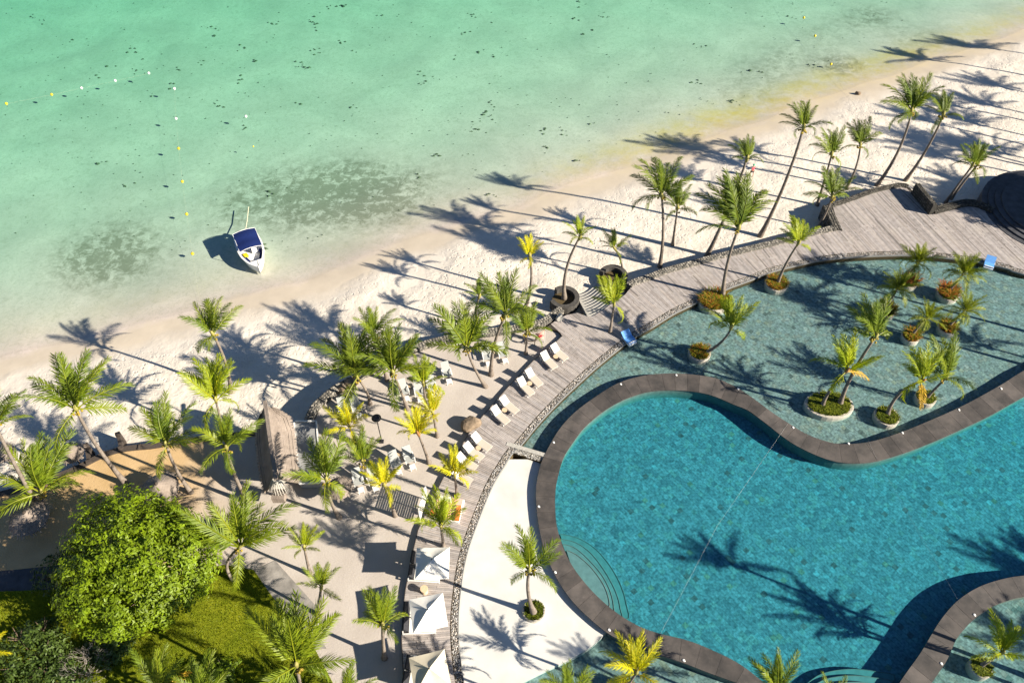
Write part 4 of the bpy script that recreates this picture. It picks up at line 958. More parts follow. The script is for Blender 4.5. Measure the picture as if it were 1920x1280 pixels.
# trees outside the frame that shade the lower left and the right
for bx, by, bz, r_, h, lb, sd in ((16, 2, TZ, 4.5, 7.5, 'leafy tree outside the bottom edge, shading lawn and shrubs', 31), (-17.0, 8, TZ, 4.2, 6.5, 'leafy tree below the bottom edge, shading the lawn corner', 32),):
    if sd == 31: bx, by = -9.5, 10.5
    e = empty('leafy_tree', (bx, by, bz)); tag(e, lb, 'tree'); limbs(e, h * .8, r_ * .8, 7, sd, .2)
    leaf_crown(e, 'crown', M['leaf_bush'], (0, 0, h * .7), r_, r_, h * .38, 420, 16, 0.22, 0.3, sd)
g = G(1900, 385, 0); d_ = 7.0 / TAN
e = empty('leafy_tree', (g.x + SUN_H.x * d_ + 2, g.y + SUN_H.y * d_, 0)); tag(e, 'leafy tree outside the right edge, shading the basalt terrace', 'tree'); limbs(e, 6, 4, 8, 33, .22)
leaf_crown(e, 'crown', M['leaf_bush'], (0, 0, 7.0), 5.2, 4.6, 2.6, 700, 20, 0.26, 0.3, 33)

# ================================================================== PLANTERS
cov = {'green': [(0.16, 0.20, 0.015), (0.25, 0.27, 0.02), (0.10, 0.13, 0.012)], 'mixed': [(0.22, 0.22, 0.02), (0.40, 0.30, 0.02), (0.45, 0.16, 0.03), (0.14, 0.17, 0.012)], 'orange': [(0.55, 0.16, 0.03), (0.50, 0.25, 0.03), (0.25, 0.24, 0.02), (0.14, 0.15, 0.012), (0.5, 0.10, 0.04)]}
def planter(px, py, rpx, label, zw, asp=1.0, kind='green', hgt=0.28, kerb=True, zf=SZF, spill=1.0, n_=170):
    c = G(px, py, zw + 0.24); dep = c.y * st + (CAMH - c.z) * ct; r_ = rpx * dep / FPX
    e = empty('planter', (c.x, c.y, zw + 0.24)); tag(e, label, 'planter', 'round planters in and around the pools')
    if kerb: MB().lathe([(r_, zf - zw - 0.24), (r_ * 1.0, -0.03), (r_ * 0.98, 0.02), (r_ * 0.84, 0.02), (r_ * 0.82, -0.12)], 28, 0, 0, 1, asp, jit=0.008).build('kerb', M['kerb'], e)
    MB().lathe([(r_ * 0.9, -0.6), (r_ * 0.9, -0.08), (0, -0.04)], 20, 0, 0, 1, asp).build('soil', M['soil'], e)
    m = MB(); r = random.Random(int(px * 7 + py))
    for _ in range(int(n_ * max(1, r_ * r_))):
        a = r.random() * 6.28; q = r_ * 0.86 * spill * math.sqrt(r.random()); x, y = q * math.cos(a), q * math.sin(a) * asp; col = r.choice(cov[kind]); h = hgt * r.uniform(.5, 1.3)
        for _ in range(5):
            b = r.random() * 6.28; l = h * r.uniform(.5, 1.0); w_ = 0.03; dx, dy = math.cos(b), math.sin(b); g = r.uniform(.8, 1.2)
            m.add([(x - dy * w_, y + dx * w_, -.06), (x + dy * w_, y - dx * w_, -.06), (x + dx * l * .7 + dy * w_ * .8, y + dy * l * .7 - dx * w_ * .8, h * .75), (x + dx * l * 1.2, y + dy * l * 1.2, h * .8), (x + dx * l * .7 - dy * w_ * .8, y + dy * l * .7 + dx * w_ * .8, h * .75)], [(0, 1, 2, 4), (4, 2, 3)], tuple(k * g for k in col))
    o = m.build('groundcover', M['cover'], e); o['kind'] = 'stuff'
    return e
planter(1312, 660, 21, 'small round planter at left of the shallow pool, the swept palm bending out of it', SZW, kind='mixed', hgt=.4)
planter(1456, 531, 21, 'round planter with red and green plants, closest to the narrow deck', SZW, kind='mixed', hgt=.4)
planter(1340, 566, 30, 'overgrown planted bed touching the pebble strip, under the biggest palm', SZW, kind='mixed', hgt=.75, asp=.8, n_=120)
planter(1555, 758, 46, 'wide oval white-rimmed planter holding two palms', SZW, asp=.66, kind='green')
planter(1663, 779, 23, 'round white-rimmed planter beside the dark coping shadow', SZW, kind='green')
planter(1736, 744, 19, 'round planter half hidden beneath a broad palm', SZW, kind='green')
planter(1704, 528, 16, 'planter of orange shrubs nearest the deck, among the feathery palms', SZW, kind='orange', hgt=.7)
planter(1778, 550, 19, 'planter of orange and red shrubs near the blue lounger at right', SZW, kind='orange', hgt=.75)
planter(1661, 582, 17, 'planter of olive shrubs in the middle of the feathery palms', SZW, kind='mixed', hgt=.7)
planter(1708, 630, 16, 'left of two neighbouring planters under arching feathery palms', SZW, kind='mixed', hgt=.6)
planter(1777, 614, 17, 'right of two neighbouring planters under arching feathery palms', SZW, kind='mixed', hgt=.6)
planter(1001, 1144, 22, 'round tan planter standing on the bright white apron', WF - .02, kind='green', hgt=.15, zf=WF - .1)
planter(1840, 1250, 20, 'planter in the corner pool at lower right', -.35, kind='green', zf=-.95)
planter(1172, 1293, 20, 'planter cut by the bottom edge in the lower pool', WF, kind='mixed', zf=-.95)
# ================================================================== THATCHED BUILDING
HZ_R, HZ_E = 3.9, 2.0
ridge = [G(x, y, HZ_R) for x, y in ((495, 758), (499, 785), (503, 815), (507, 845), (511, 870), (514, 892))]
east = [G(x, y, z) for x, y, z in ((514, 764, 3.55), (540, 782, 2.5), (549, 808, HZ_E), (552, 835, HZ_E), (556, 868, HZ_E), (560, 902, HZ_E))]
west = [G(x, y, z) for x, y, z in ((487, 778, 3.2), (481, 802, 2.2), (481, 830, HZ_E), (484, 860, HZ_E), (489, 890, HZ_E), (495, 922, HZ_E))]
bc = (east[3] + west[3]) / 2; b_ = empty('thatched_building', (bc.x, bc.y, TZ)); tag(b_, 'steep thatched beach building with one sunlit and one dark roof slope', 'building'); bo = b_.location
def slope(A, B, name, sag):
    m = MB(); NU, NV = 5, 8; V = []; rows = []
    for i in range(len(A) - 1):
        for k in range(NU): rows.append((A[i].lerp(A[i + 1], k / NU), B[i].lerp(B[i + 1], k / NU)))
    rows.append((A[-1], B[-1]))
    for a, b in rows:
        for j in range(NV + 1):
            t = j / NV; p = a.lerp(b, t); p = p + Vector((0, 0, -sag * math.sin(math.pi * t) + rnd.uniform(-.03, .03))); V.append(p - bo)
    W = NV + 1; F = [(i * W + j, i * W + j + 1, (i + 1) * W + j + 1, (i + 1) * W + j) for i in range(len(rows) - 1) for j in range(NV)]
    m.add(V, F)
    q = len(m.v); m.add([v - Vector((0, 0, 0.28)) for v in V], [f[::-1] for f in F])
    n_ = len(rows); per = [i * W for i in range(n_)] + [(n_ - 1) * W + j for j in range(1, W)] + [i * W + W - 1 for i in range(n_ - 2, -1, -1)] + [j for j in range(W - 2, 0, -1)]
    L_ = len(per)
    m.f += [(per[k], per[(k + 1) % L_], q + per[(k + 1) % L_], q + per[k]) for k in range(L_)]; m.c += [None] * L_
    o = m.build(name, M['thatch'], b_)
    bm = bmesh.new(); bm.from_mesh(o.data); bmesh.ops.recalc_face_normals(bm, faces=bm.faces); bm.to_mesh(o.data); bm.free()
    return rows
re_ = slope(ridge, east, 'roof', 0.22); rw_ = slope(ridge, west, 'roof', 0.22)
# thatch fringe and courses
th = MB()
for rows in (re_, rw_):
    for (a, b), (a2, b2) in zip(rows[:-1], rows[1:]):
        for t in (0.3, 0.6, 0.85, 1.0):
            for k in range(7):
                f = (k + rnd.random()) / 9; p = a.lerp(a2, f).lerp(b.lerp(b2, f), t) + Vector((0, 0, -0.22 * math.sin(math.pi * t) + .05)); d = (b - a).normalized(); s_ = (a2 - a).normalized() * .05
                p2 = p + d * rnd.uniform(.2, .42) + Vector((0, 0, rnd.uniform(-.03, .01))); p0 = p - d * .15 - Vector((0, 0, .04))
                th.add([p0 - s_ - bo, p0 + s_ - bo, p2 + s_ * .3 - bo, p2 - s_ * .3 - bo], [(0, 1, 2, 3)])
o = th.build('thatch_strand', M['thatch'], b_); o['kind'] = 'stuff'
m = MB()
for i in range(40):
    t = i / 39 * (len(ridge) - 1); k = min(len(ridge) - 2, int(t)); p = ridge[k].lerp(ridge[k + 1], t - k) - bo; tg = (ridge[k + 1] - ridge[k]); m.box(p.x + .12, p.y, p.z + .02, 0.32, 0.75, 0.12, math.atan2(tg.y, tg.x) - math.pi / 2, None, 0, 0.12 + rnd.uniform(-.05, .05))
m.build('ridge_cap', M['thatch'], b_)
wi = MB(); wpoly = [(p - bo).xy for p in (east[1].lerp(west[1], .22), east[4].lerp(west[4], .2), west[4].lerp(east[4], .2), west[1].lerp(east[1], .22))]
wi.prism(wpoly, -.1, 2.0); wi.build('wall', M['palestone'], b_)
# bleached driftwood stakes at the south gable
g = MB(); c = (ridge[-1] + east[-1] + west[-1]) / 3 - bo
for k in range(9):
    a = -2.6 + k * .25; g.tube([c + Vector((math.cos(a) * .3, math.sin(a) * .3, .9)), c + Vector((math.cos(a) * .8, math.sin(a) * .7, .1)), c + Vector((math.cos(a) * .95, math.sin(a) * .8, -.6))], [.06, .05, .03], 5)
g.build('gable_stake', M['palestone'], b_)
MB().prism([(p - bo).xy for p in (ridge[-1] + Vector((-.55, -.1, 0)), ridge[-1] + Vector((.55, -.1, 0)), ridge[-1] + Vector((.5, -1.0, 0)), ridge[-1] + Vector((-.5, -1.0, 0)))], 1.6, 2.3).build('gable', M['thatch'], b_)
an = [G(x, y, 0.55) for x, y in ((551, 789), (593, 789), (597, 838), (599, 904), (561, 906))]; cc = sum(an, Vector()) / 5
e = empty('annex', (cc.x, cc.y, TZ)); tag(e, 'low flat grey roofed annex with white edging, right of the thatched building', 'building')
MB().prism([(p - e.location).xy for p in an], -.2, 0.82).build('flat_roof', M['concrete'], e)
m = MB()
for a, b in zip(an, an[1:] + an[:1]):
    mid_ = (a + b) / 2 - e.location; t = b - a; m.box(mid_.x, mid_.y, 0.86, t.length, 0.12, 0.10, math.atan2(t.y, t.x))
m.build('edging', M['white'], e)

# ================================================================== THATCHED PARASOLS
def thatch_parasol(px, py, rpx, label, zb=TZ, h=2.7):
    c = G(px, py, zb + 2.1); dep = c.y * st + (CAMH - c.z) * ct; r_ = rpx * dep / FPX
    e = empty('thatched_parasol', (c.x, c.y, zb)); tag(e, label, 'parasol', 'round thatched parasols')
    MB().tube([(0, 0, -.2), (0, 0, h - .1)], .07, 8).build('pole', M['darkwood'], e)
    m = MB(); m.lathe([(0.06, h + .12), (r_ * .3, h - .18), (r_ * .65, h - .5), (r_, h - .85), (r_ * .97, h - 1.0), (r_ * .6, h - .65), (0.06, h - .12)], 30, jit=.03); m.build('thatch_cone', M['thatch'], e)
    f = MB()
    for lay in range(5):
        rr = r_ * (.25 + .18 * lay)
        for k in range(int(14 + 12 * lay)):
            a = rnd.random() * 6.28; z = h - .85 * (rr / r_) + .06; l = r_ * .24; w_ = .035
            p = Vector((rr * math.cos(a), rr * math.sin(a), z)); q = Vector(((rr + l) * math.cos(a + .03), (rr + l) * math.sin(a + .03), z - .85 * l / r_ + rnd.uniform(-.02, .05))); s_ = Vector((-math.sin(a), math.cos(a), 0)) * w_
            f.add([p - s_, p + s_, q + s_ * .4, q - s_ * .4], [(0, 1, 2, 3)])
    o = f.build('thatch_strand', M['thatch'], e); o['kind'] = 'stuff'
    MB().lathe([(.0, h + .25), (.09, h + .2), (.16, h + .05)], 10).build('cap', M['darkwood'], e)
thatch_parasol(298, 914, 35, 'largest round thatched parasol, half sunlit, behind the round tree')
thatch_parasol(52, 968, 36, 'dark thatched parasol in full shade at far left')
thatch_parasol(132, 846, 22, 'small thatched parasol on the beach beside the groynes', FOOT)
thatch_parasol(0, 846, 22, 'thatched parasol cut by the left edge on the beach', FOOT)
thatch_parasol(634, 912, 24, 'small tilted-looking thatched parasol right of the thatched building')
thatch_parasol(392, 998, 24, 'thatched parasol in shade between round tree and big hooked palm')

# ================================================================== FURNITURE
def facing(hx, hy, fx, fy, z):
    a, b = G(hx, hy, z), G(fx, fy, z); return (a + b) / 2, math.atan2(b.y - a.y, b.x - a.x)
def make_lounger():
    e = empty('sun_lounger'); W_ = .72
    f = MB()
    for s_ in (1, -1): f.box(0.05, s_ * W_ / 2, .34, 1.95, .05, .06)
    for x in (-.9, -.2, 1.0): f.box(x, 0, .34, .05, W_, .05)
    f.build('frame', M['white'], e)
    for x in (-.75, .85):
        for s_ in (1, -1): MB().box(x, s_ * W_ / 2, .16, .05, .05, .33).build('leg', M['white'], e)
    MB().box(0.40, 0, .385, 1.28, W_ - .03, .045).build('seat', M['seatcloth'], e)
    m = MB(); m.box(-.56, 0, .66, .86, W_ - .02, .05, 0, None, 0, R(40)); bk = m.build('backrest', M['canvas'], e)
    a = MB()
    for s_ in (1, -1): a.tube([(-.95, s_ * .30, .36), (-.80, s_ * .34, .62), (-.62, s_ * .36, .36)], .018, 4)
    a.build('back_support', M['metal'], bk)
    return e
LG = [((1034, 650), (1062, 674), 'sun lounger topmost of the deck row, next to the pink flag'), ((1016, 664), (1041, 690), 'sun lounger second in the deck row from the beach steps'), ((988, 697), (1013, 722), 'sun lounger third in the deck row, upper of the second pair'), ((973, 713), (997, 739), 'sun lounger fourth in the deck row, lower of the second pair'),
      ((941, 750), (967, 771), 'sun lounger fifth in the deck row, upper of the third pair'), ((925, 768), (950, 791), 'sun lounger sixth in the deck row, just above the brown boulder'), ((889, 820), (915, 839), 'sun lounger seventh in the deck row, just below the brown boulder'), ((874, 838), (901, 857), 'sun lounger eighth in the deck row, above the yellow deck palm'),
      ((860, 858), (889, 876), 'sun lounger behind the yellow deck palm'), ((850, 886), (879, 902), 'lowest sun lounger of the deck row, beneath the yellow deck palm')]
proto = make_lounger()
for i, (h_, f_, lb) in enumerate(LG):
    o = proto if i == 0 else copy_tree(proto); c, rz = facing(*h_, *f_, .35); o.location = (c.x, c.y, 0); o.rotation_euler = (0, 0, rz); tag(o, 'white-backed ' + lb, 'sun lounger', 'sun loungers along the deck')
def make_table(r_, h, mat, name='side_table'):
    e = empty(name); MB().lathe([(0, h), (r_, h), (r_, h - .04), (0, h - .04)], 18).build('table_top', mat, e); MB().tube([(0, 0, h - .03), (0, 0, .02)], .035, 6).build('stem', M['metal'], e)
    MB().lathe([(0, .03), (r_ * .6, .02), (r_ * .6, 0)], 12).build('foot', M['metal'], e); return e
tp = make_table(.24, .46, M['tanwood'])
for i, (x, y, z, lb) in enumerate([(1042, 668, 0, 'between the two topmost sun loungers'), (993, 718, 0, 'between the second pair of sun loungers'), (946, 768, 0, 'between the third pair of sun loungers'), (897, 839, 0, 'between loungers just below the boulder'), (868, 884, 0, 'under the yellow deck palm'),
                                   (925, 659, TZ, 'between the paired terrace chairs nearest the wall'), (769, 722, TZ, 'beside terrace chairs left of the lime palm'), (747, 852, TZ, 'with a round dark shadow between chairs near the lamp')]):
    o = tp if i == 0 else copy_tree(tp); c = G(x, y, z + .46); o.location = (c.x, c.y, z); tag(o, 'small round pale table ' + lb, 'side table', 'small round side tables')
def make_chair():
    e = empty('terrace_chair'); W_ = .82
    m = MB(); m.box(-.52, 0, .78, .98, W_ - .06, .06, 0, None, 0, R(46)); m.build('backrest', M['greycloth'], e)
    m = MB(); m.box(.12, 0, .38, .62, W_ - .08, .06); m.build('seat', M['greycloth'], e)
    m = MB(); m.box(.92, 0, .32, .48, .5, .06); fo_ = m.build('footrest', M['white'], e)
    a = MB()
    for s_ in (1, -1):
        a.box(.0, s_ * W_ / 2, .60, .78, .09, .05); a.box(-.1, s_ * W_ / 2, .34, .98, .05, .06)
    a.build('armrest', M['white'], e)
    for x, s_ in ((.38, 1), (.38, -1), (-.42, 1), (-.42, -1)): MB().box(x, s_ * W_ / 2, .29, .06, .05, .58).build('leg', M['white'], e)
    l = MB()
    for x in (.74, 1.12):
        for s_ in (1, -1): l.box(x, s_ * .22, .15, .04, .04, .3)
    l.build('footrest_leg', M['white'], fo_)
    return e
CH = [((909, 650), (917, 682), 'left of the pair nearest the stone wall'), ((936, 646), (948, 675), 'right of the pair nearest the stone wall, behind the leaning trunk'), ((833, 684), (842, 712), 'right of the lime palm, by itself'), ((806, 712), (814, 738), 'behind the lime palm trunk'), ((752, 716), (762, 745), 'left of three, behind a grey palm trunk'), ((783, 718), (788, 746), 'beside the yellow trunk of the lime palm'),
      ((735, 850), (747, 882), 'left of the pair with the round table near the lamp'), ((761, 842), (773, 872), 'right of the pair with the round table near the lamp'), ((668, 886), (675, 912), 'next to the small thatched parasol'), ((693, 885), (702, 908), 'behind the yellow palm near the slatted shadow'), ((664, 750), (672, 775), 'above the yellow star-shaped palm'), ((640, 752), (646, 778), 'half shaded by the stone wall bend, left of another chair')]
ch = make_chair()
for i, (h_, f_, lb) in enumerate(CH):
    o = ch if i == 0 else copy_tree(ch); c, rz = facing(*h_, *f_, TZ + .5); o.location = (c.x, c.y, TZ); o.rotation_euler = (0, 0, rz); tag(o, 'pale grey terrace chair ' + lb, 'chair', 'pale grey terrace chairs')
# blue pool loungers
def make_pool_lounger():
    e = empty('pool_lounger'); MB().box(.2, 0, .18, .9, .95, .12).build('seat', M['blue'], e)
    m = MB(); m.box(-.45, 0, .42, .75, .95, .10, 0, None, 0, R(35)); m.build('backrest', M['blue'], e)
    MB().box(.1, 0, .0, 1.3, .9, .24).build('base', M['white'], e); MB().tube([(.6, -.45, .27), (.6, .45, .27)], .06, 6).build('end_roll', M['white'], e); return e
pl = make_pool_lounger(); c, rz = facing(1170, 627, 1187, 646, 0); pl.location = (c.x, c.y, .02); pl.rotation_euler = (0, 0, rz); tag(pl, 'blue cushioned lounger at the pool edge below the beach steps', 'lounger', 'blue loungers at the shallow pool edge')
o = copy_tree(pl); c, rz = facing(1855, 488, 1852, 505, 0); o.location = (c.x, c.y, .02); o.rotation_euler = (0, 0, rz); tag(o, 'blue cushioned lounger at the pool edge far right', 'lounger', 'blue loungers at the shallow pool edge')

# daybeds and square parasols
def daybed(px, py, rot, label, mat='white'):
    c = G(px, py, .3); e = empty('daybed', (c.x, c.y, 0), rot); tag(e, label, 'daybed', 'white daybeds on the lower deck')
    m = MB()
    for s_ in (1, -1): m.box(0, s_ * 1.18, .25, 2.5, .06, .10); m.box(s_ * 1.22, 0, .25, .06, 2.36, .10)
    m.build('frame', M['white'], e)
    for sx in (1, -1):
        for sy in (1, -1): MB().box(sx * 1.2, sy * 1.15, .13, .07, .07, .26).build('leg', M['white'], e)
    for s_ in (1, -1):
        MB().box(.2, s_ * .58, .36, 1.9, 1.08, .16).build('mattress', M['canvas'], e)
        m = MB(); m.box(-1.0, s_ * .58, .62, .55, 1.0, .14, 0, None, 0, R(55)); m.build('back_cushion', M['blackcloth'], e)
    MB().box(-.35, 0, .48, .32, .42, .1).build('armrest', M['blackcloth'], e)
    return e
daybed(798, 1062, R(-4), 'white daybed with black cushions under the upper square parasol')
daybed(787, 1157, R(2), 'white daybed with black cushions under the middle square parasol')
daybed(790, 1262, R(-6), 'white daybed with black cushions under the lowest square parasol')
def parasol(px, py, rot, mat, label, w_=2.55, hgt=2.35):
    c = G(px, py, hgt); e = empty('square_parasol', (c.x, c.y, 0), rot); tag(e, label, 'parasol', 'square parasols on the lower deck')
    h = w_ / 2; ap = hgt + .62; cor = [(-h, -h), (h, -h), (h, h), (-h, h)]
    for k in range(4):
        a, b = Vector((*cor[k], hgt)), Vector((*cor[(k + 1) % 4], hgt)); A = Vector((0, 0, ap)); m = MB(); N = 6; V = []
        for i in range(N + 1):
            for j in range(N + 1):
                s_, t = i / N, j / N; p = A.lerp(a.lerp(b, t), s_); p.z -= .10 * math.sin(math.pi * s_) * math.sin(math.pi * t) ; p.z += -.05 * s_ * math.sin(math.pi * t); V.append(p)
        F = [(i * (N + 1) + j, (i + 1) * (N + 1) + j, (i + 1) * (N + 1) + j + 1, i * (N + 1) + j + 1) for i in range(N) for j in range(N)]
        m.add(V, F); m.build('canopy_panel', M[mat], e, True)
    rb = MB()
    for x, y in cor: rb.tube([(0, 0, ap - .06), (x, y, hgt - .04)], .018, 4)
    rb.build('rib', M['white'], e); MB().lathe([(.02, ap + .12), (.05, ap + .06), (.05, ap - .02)], 8).build('finial', M['black'], e)
    MB().tube([(0, 0, 0.0), (0, 0, ap)], .035, 6).build('pole', M['white'], e); MB().box(0, 0, .05, .55, .55, .1).build('base', M['white'], e)
    return e
parasol(811, 1055, R(1), 'canvas', 'white square parasol, upper of three on the lower deck, crossed by a trunk shadow')
parasol(803, 1148, R(12), 'canvas', 'white square parasol, middle of three on the lower deck, tilted corner to the right')
parasol(806, 1258, R(14), 'beigecanvas', 'cream square parasol at the bottom edge, lowest of three')
e = empty('round_stool', G(795, 1104, .0)); c = G(795, 1103, .62); e.location = (c.x, c.y, 0); tag(e, 'round tan side drum standing between the upper and middle parasols', 'stool')
MB().lathe([(.0, .62), (.30, .62), (.31, .58), (.20, .3), (.27, 0)], 20).build('drum_body', M['tanwood'], e)
# wooden slat screen and bed behind it
a, b = G(797, 930, 0), G(786, 978, 0); a = G(800, 931, .2); b = G(787, 976, .2); t = b - a; c = (a + b) / 2
e = empty('slatted_screen', (c.x, c.y, 0), math.atan2(t.y, t.x)); tag(e, 'white slatted screen at the deck edge casting a barred shadow on the sand', 'screen'); Ln = t.length
for k in range(17): MB().box(0, 0, .12 + k * .112, Ln, .03, .080 if k % 3 else .066).build('slat', M['white'], e)
for s_ in (-1, 0, 1): MB().box(s_ * (Ln / 2 - .04), .05, 1.0, .09, .07, 2.0).build('post', M['white'], e)
c = G(840, 952, .4); e2 = empty('striped_bed', (c.x, c.y, 0), math.atan2(t.y, t.x) + R(90)); tag(e2, 'broad bed with pink striped cover and orange bolster behind the slatted screen', 'bed')
MB().box(0, 0, .16, 2.3, 2.1, .3).build('base', M['white'], e2); MB().box(0, 0, .37, 2.1, 1.95, .14).build('cover', M['pink'], e2)
for k in range(6): MB().box(-.2 + .05 * k, .75 - k * .11, .447, .5 - .03 * k, .035, .012).build('stripe', M['black'], e2)
MB().box(.95, -.35, .55, .35, 1.3, .26, .1).build('bolster', M['orange'], e2); MB().box(-.4, .75, .45, 1.1, .5, .03).build('towel', M['canvas'], e2); MB().box(-1.1, -.7, .5, .4, .5, .2).build('pillow', M['orange'], e2)
# lamp
c = G(716, 828, TZ); tl = near_axis(c, 704, 784); e = empty('lamp_post', c); tag(e, 'thin black lamp post with round flat head on the sand terrace', 'lamp'); h = tl.z - c.z
MB().tube([(0, 0, 0), (0, 0, h)], .045, 8).build('post', M['black'], e); MB().lathe([(0, h + .22), (.30, h + .16), (.42, h + .02), (.40, h - .04), (0, h - .02)], 24).build('lamp_shade', M['black'], e); MB().box(0, 0, .08, .34, .34, .16).build('base', M['black'], e)
# boulder
def boulder(px, py, sx, sy, sz, label, seed, z=TZ, rot=0.0):
    r = random.Random(seed); bm = bmesh.new(); bmesh.ops.create_icosphere(bm, subdivisions=3, radius=1)
    k = [(Vector((r.gauss(0, 1), r.gauss(0, 1), r.gauss(0, 1))).normalized(), r.uniform(.62, .95)) for _ in range(12)]
    for v in bm.verts:
        for d, l in k:
            q = v.co.dot(d)
            if q > l: v.co -= d * (q - l) * .9
        v.co *= 1 + r.uniform(-.02, .02); v.co = Vector((v.co.x * sx, v.co.y * sy, v.co.z * sz + sz * .55))
    me = bpy.data.meshes.new('boulder'); bm.to_mesh(me); bm.free(); me.materials.append(M['boulder']); c = G(px, py, z); o = bpy.data.objects.new('boulder', me); C.objects.link(o); o.location = c; o.rotation_euler = (0, 0, rot); tag(o, label, 'boulder'); return o
boulder(884, 799, 1.0, .85, .75, 'brown boulder at the deck edge between two pairs of sun loungers', 3, rot=.6)
boulder(660, 722, .75, .6, .6, 'reddish boulder at the bend of the rubble wall beside the brown-based palm', 5)
boulder(642, 733, .6, .55, .5, 'dark boulder inside the bend of the rubble wall', 6)
boulder(1608, 177, .42, .34, .3, 'lone dark rock on the wet sand at upper right', 8, z=-2.3)
boulder(1049, 599, .45, .4, .5, 'pale boulder at the end of the wall by the beach steps', 9, z=0)
bpy.data.objects['boulder.004'].data.materials[0] = M['palestone'] if 'boulder.004' in bpy.data.objects else None
# hoop table and flag
c = G(994, 634, .35); e = empty('ring_table', (c.x, c.y, TZ), R(-10)); tag(e, 'black open ring stand on the sand beside the pink flag', 'stand')
ring = [Vector((.68 * math.cos(6.2832 * k / 28), .42 * math.sin(6.2832 * k / 28), .72)) for k in range(29)]; MB().tube(ring, .07, 6, cap=False).build('ring', M['darkwood'], e)
for x, y in ((.5, .25), (-.5, .25), (.5, -.25), (-.5, -.25)): MB().box(x, y, .35, .07, .07, .7).build('leg', M['darkwood'], e)
c = G(1021, 642, TZ); e = empty('flag', c); tag(e, 'pale pink triangular flag with red marks on a thin pole near the deck corner', 'flag'); MB().tube([(0, 0, 0), (0, 0, 2.1)], .025, 6).build('pole', M['white'], e)
m = MB(); V = []; N = 8
for i in range(N + 1):
    for j in range(5):
        s_ = i / N; y = j / 4; V.append((-.05 - s_ * .95, -.12 * math.sin(4 * s_), 1.95 - y * 1.5 * (1 - s_) - s_ * .7))
m.add(V, [(i * 5 + j, i * 5 + j + 1, i * 5 + 6 + j, i * 5 + 5 + j) for i in range(N) for j in range(4)]); fo = m.build('cloth', M['pink'], e)
for k, (x, z, l) in enumerate(((-.30, 1.2, .34), (-.42, 1.05, .28), (-.55, 1.12, .22))):
    MB().tube([(x - l / 2, -.16, z - .1), (x, -.17, z + .1), (x + l / 2, -.14, z + .02)], .045, 5).build('mark', M['red'], e)
# round coping lights
for i, (x, y, lb) in enumerate([(1164, 720, 'on the top left curve of the coping'), (1268, 703, 'on the crest of the coping'), (1384, 729, 'where the coping starts downhill'), (1487, 801, 'halfway down the coping slope'), (1591, 831, 'in the dip of the coping below the oval planter'), (1692, 811, 'on the coping below the round white-rimmed planter'), (1798, 768, 'on the coping right of the planters'), (1877, 728, 'on the coping near the right edge'), (1038, 829, 'on the coping next to the weir'), (1010, 949, 'on the coping beside the upper white apron'), (1041, 1072, 'on the coping right of the apron palm'), (1142, 1180, 'on the coping at the low tip of the apron'), (1282, 1237, 'on the coping right of the yellow bottom palm'), (1827, 1152, 'on the corner coping, upper one'), (1765, 1243, 'on the corner coping, lower one')]):
    if i == 0:
        lt = empty('coping_light'); MB().lathe([(0, .06), (.08, .05), (.10, 0)], 12).build('lens', M['white'], lt); MB().lathe([(.10, .02), (.13, 0)], 12).build('rim', M['metal'], lt); o = lt
    else: o = copy_tree(lt)
    c = G(x, y, CZ); o.location = (c.x, c.y, CZ + .003); tag(o, 'small round white light ' + lb, 'light', 'round lights set in the coping')
# overhead cables
for pts, lb in (([(1238, 1188), (1345, 985), (1478, 793)], 'thin pale cable stretched across the main pool from bottom to the coping'), ([(1505, 565), (1560, 670), (1640, 852), (1718, 990), (1800, 1130)], 'thin pale cable stretched over the oval planter and the main pool')):
    q = [G(x, y, CZ + .03) for x, y in pts]; o = MB().tube([tuple(p) for p in q], .005, 4).build('cable', M['cable']); tag(o, lb, 'cable')

# ================================================================== SEA THINGS
stn, bow = G(459, 440, SEA + .7), G(485, 503, SEA + .8); d = bow - stn; LB = d.length; mb = (stn + bow) / 2
e = empty('motorboat', (mb.x, mb.y, SEA), math.atan2(d.y, d.x)); tag(e, 'small white motorboat with navy canopy moored in the shallows', 'boat'); hl = LB / 2; WB = 1.45
sec = []; NS_ = 16
def half(u): return WB * (0.88 + .12 * math.sin(math.pi * min(1, u * 1.5))) * (1 if u < .5 else max(0.0, 1 - ((u - .5) / .5) ** 2.3))
V = []; F = []
for i in range(NS_ + 1):
    u = i / NS_; x = -hl + LB * u; w_ = max(.03, half(u)); zg = .72 + .28 * u * u
    V += [(x - .25 * u * 0, 0, -.35 + .25 * u ** 3), (x, w_ * .82, -.10 + .25 * u ** 3), (x, w_, zg), (x, w_ - min(.22, w_ * .5), zg + .02), (x, -w_ + min(.22, w_ * .5), zg + .02), (x, -w_, zg), (x, -w_ * .82, -.10 + .25 * u ** 3)]
for i in range(NS_):
    a, b = 7 * i, 7 * i + 7
    for k, l in ((0, 1), (1, 2), (2, 3), (4, 5), (5, 6), (6, 0)): F.append((a + k, b + k, b + l, a + l))
F.append((0, 1, 2, 3, 4, 5, 6))
hm = MB().add(V, F); ho = hm.build('hull', M['gelcoat'], e)
bm = bmesh.new(); bm.from_mesh(ho.data); bmesh.ops.recalc_face_normals(bm, faces=bm.faces); bm.to_mesh(ho.data); bm.free()
def outline(u0, u1, ins, n_=12): 
    us = [u0 + (u1 - u0) * k / n_ for k in range(n_ + 1)]; return [(-hl + LB * u, max(.02, half(u) - ins)) for u in us] + [(-hl + LB * u, -max(.02, half(u) - ins)) for u in us[::-1]]
MB().prism(outline(.03, .90, .18), .18, .24).build('cockpit_floor', M['gelcoat'], e)
MB().prism(outline(.80, .985, .12), .66, .92).build('foredeck', M['gelcoat'], ho)
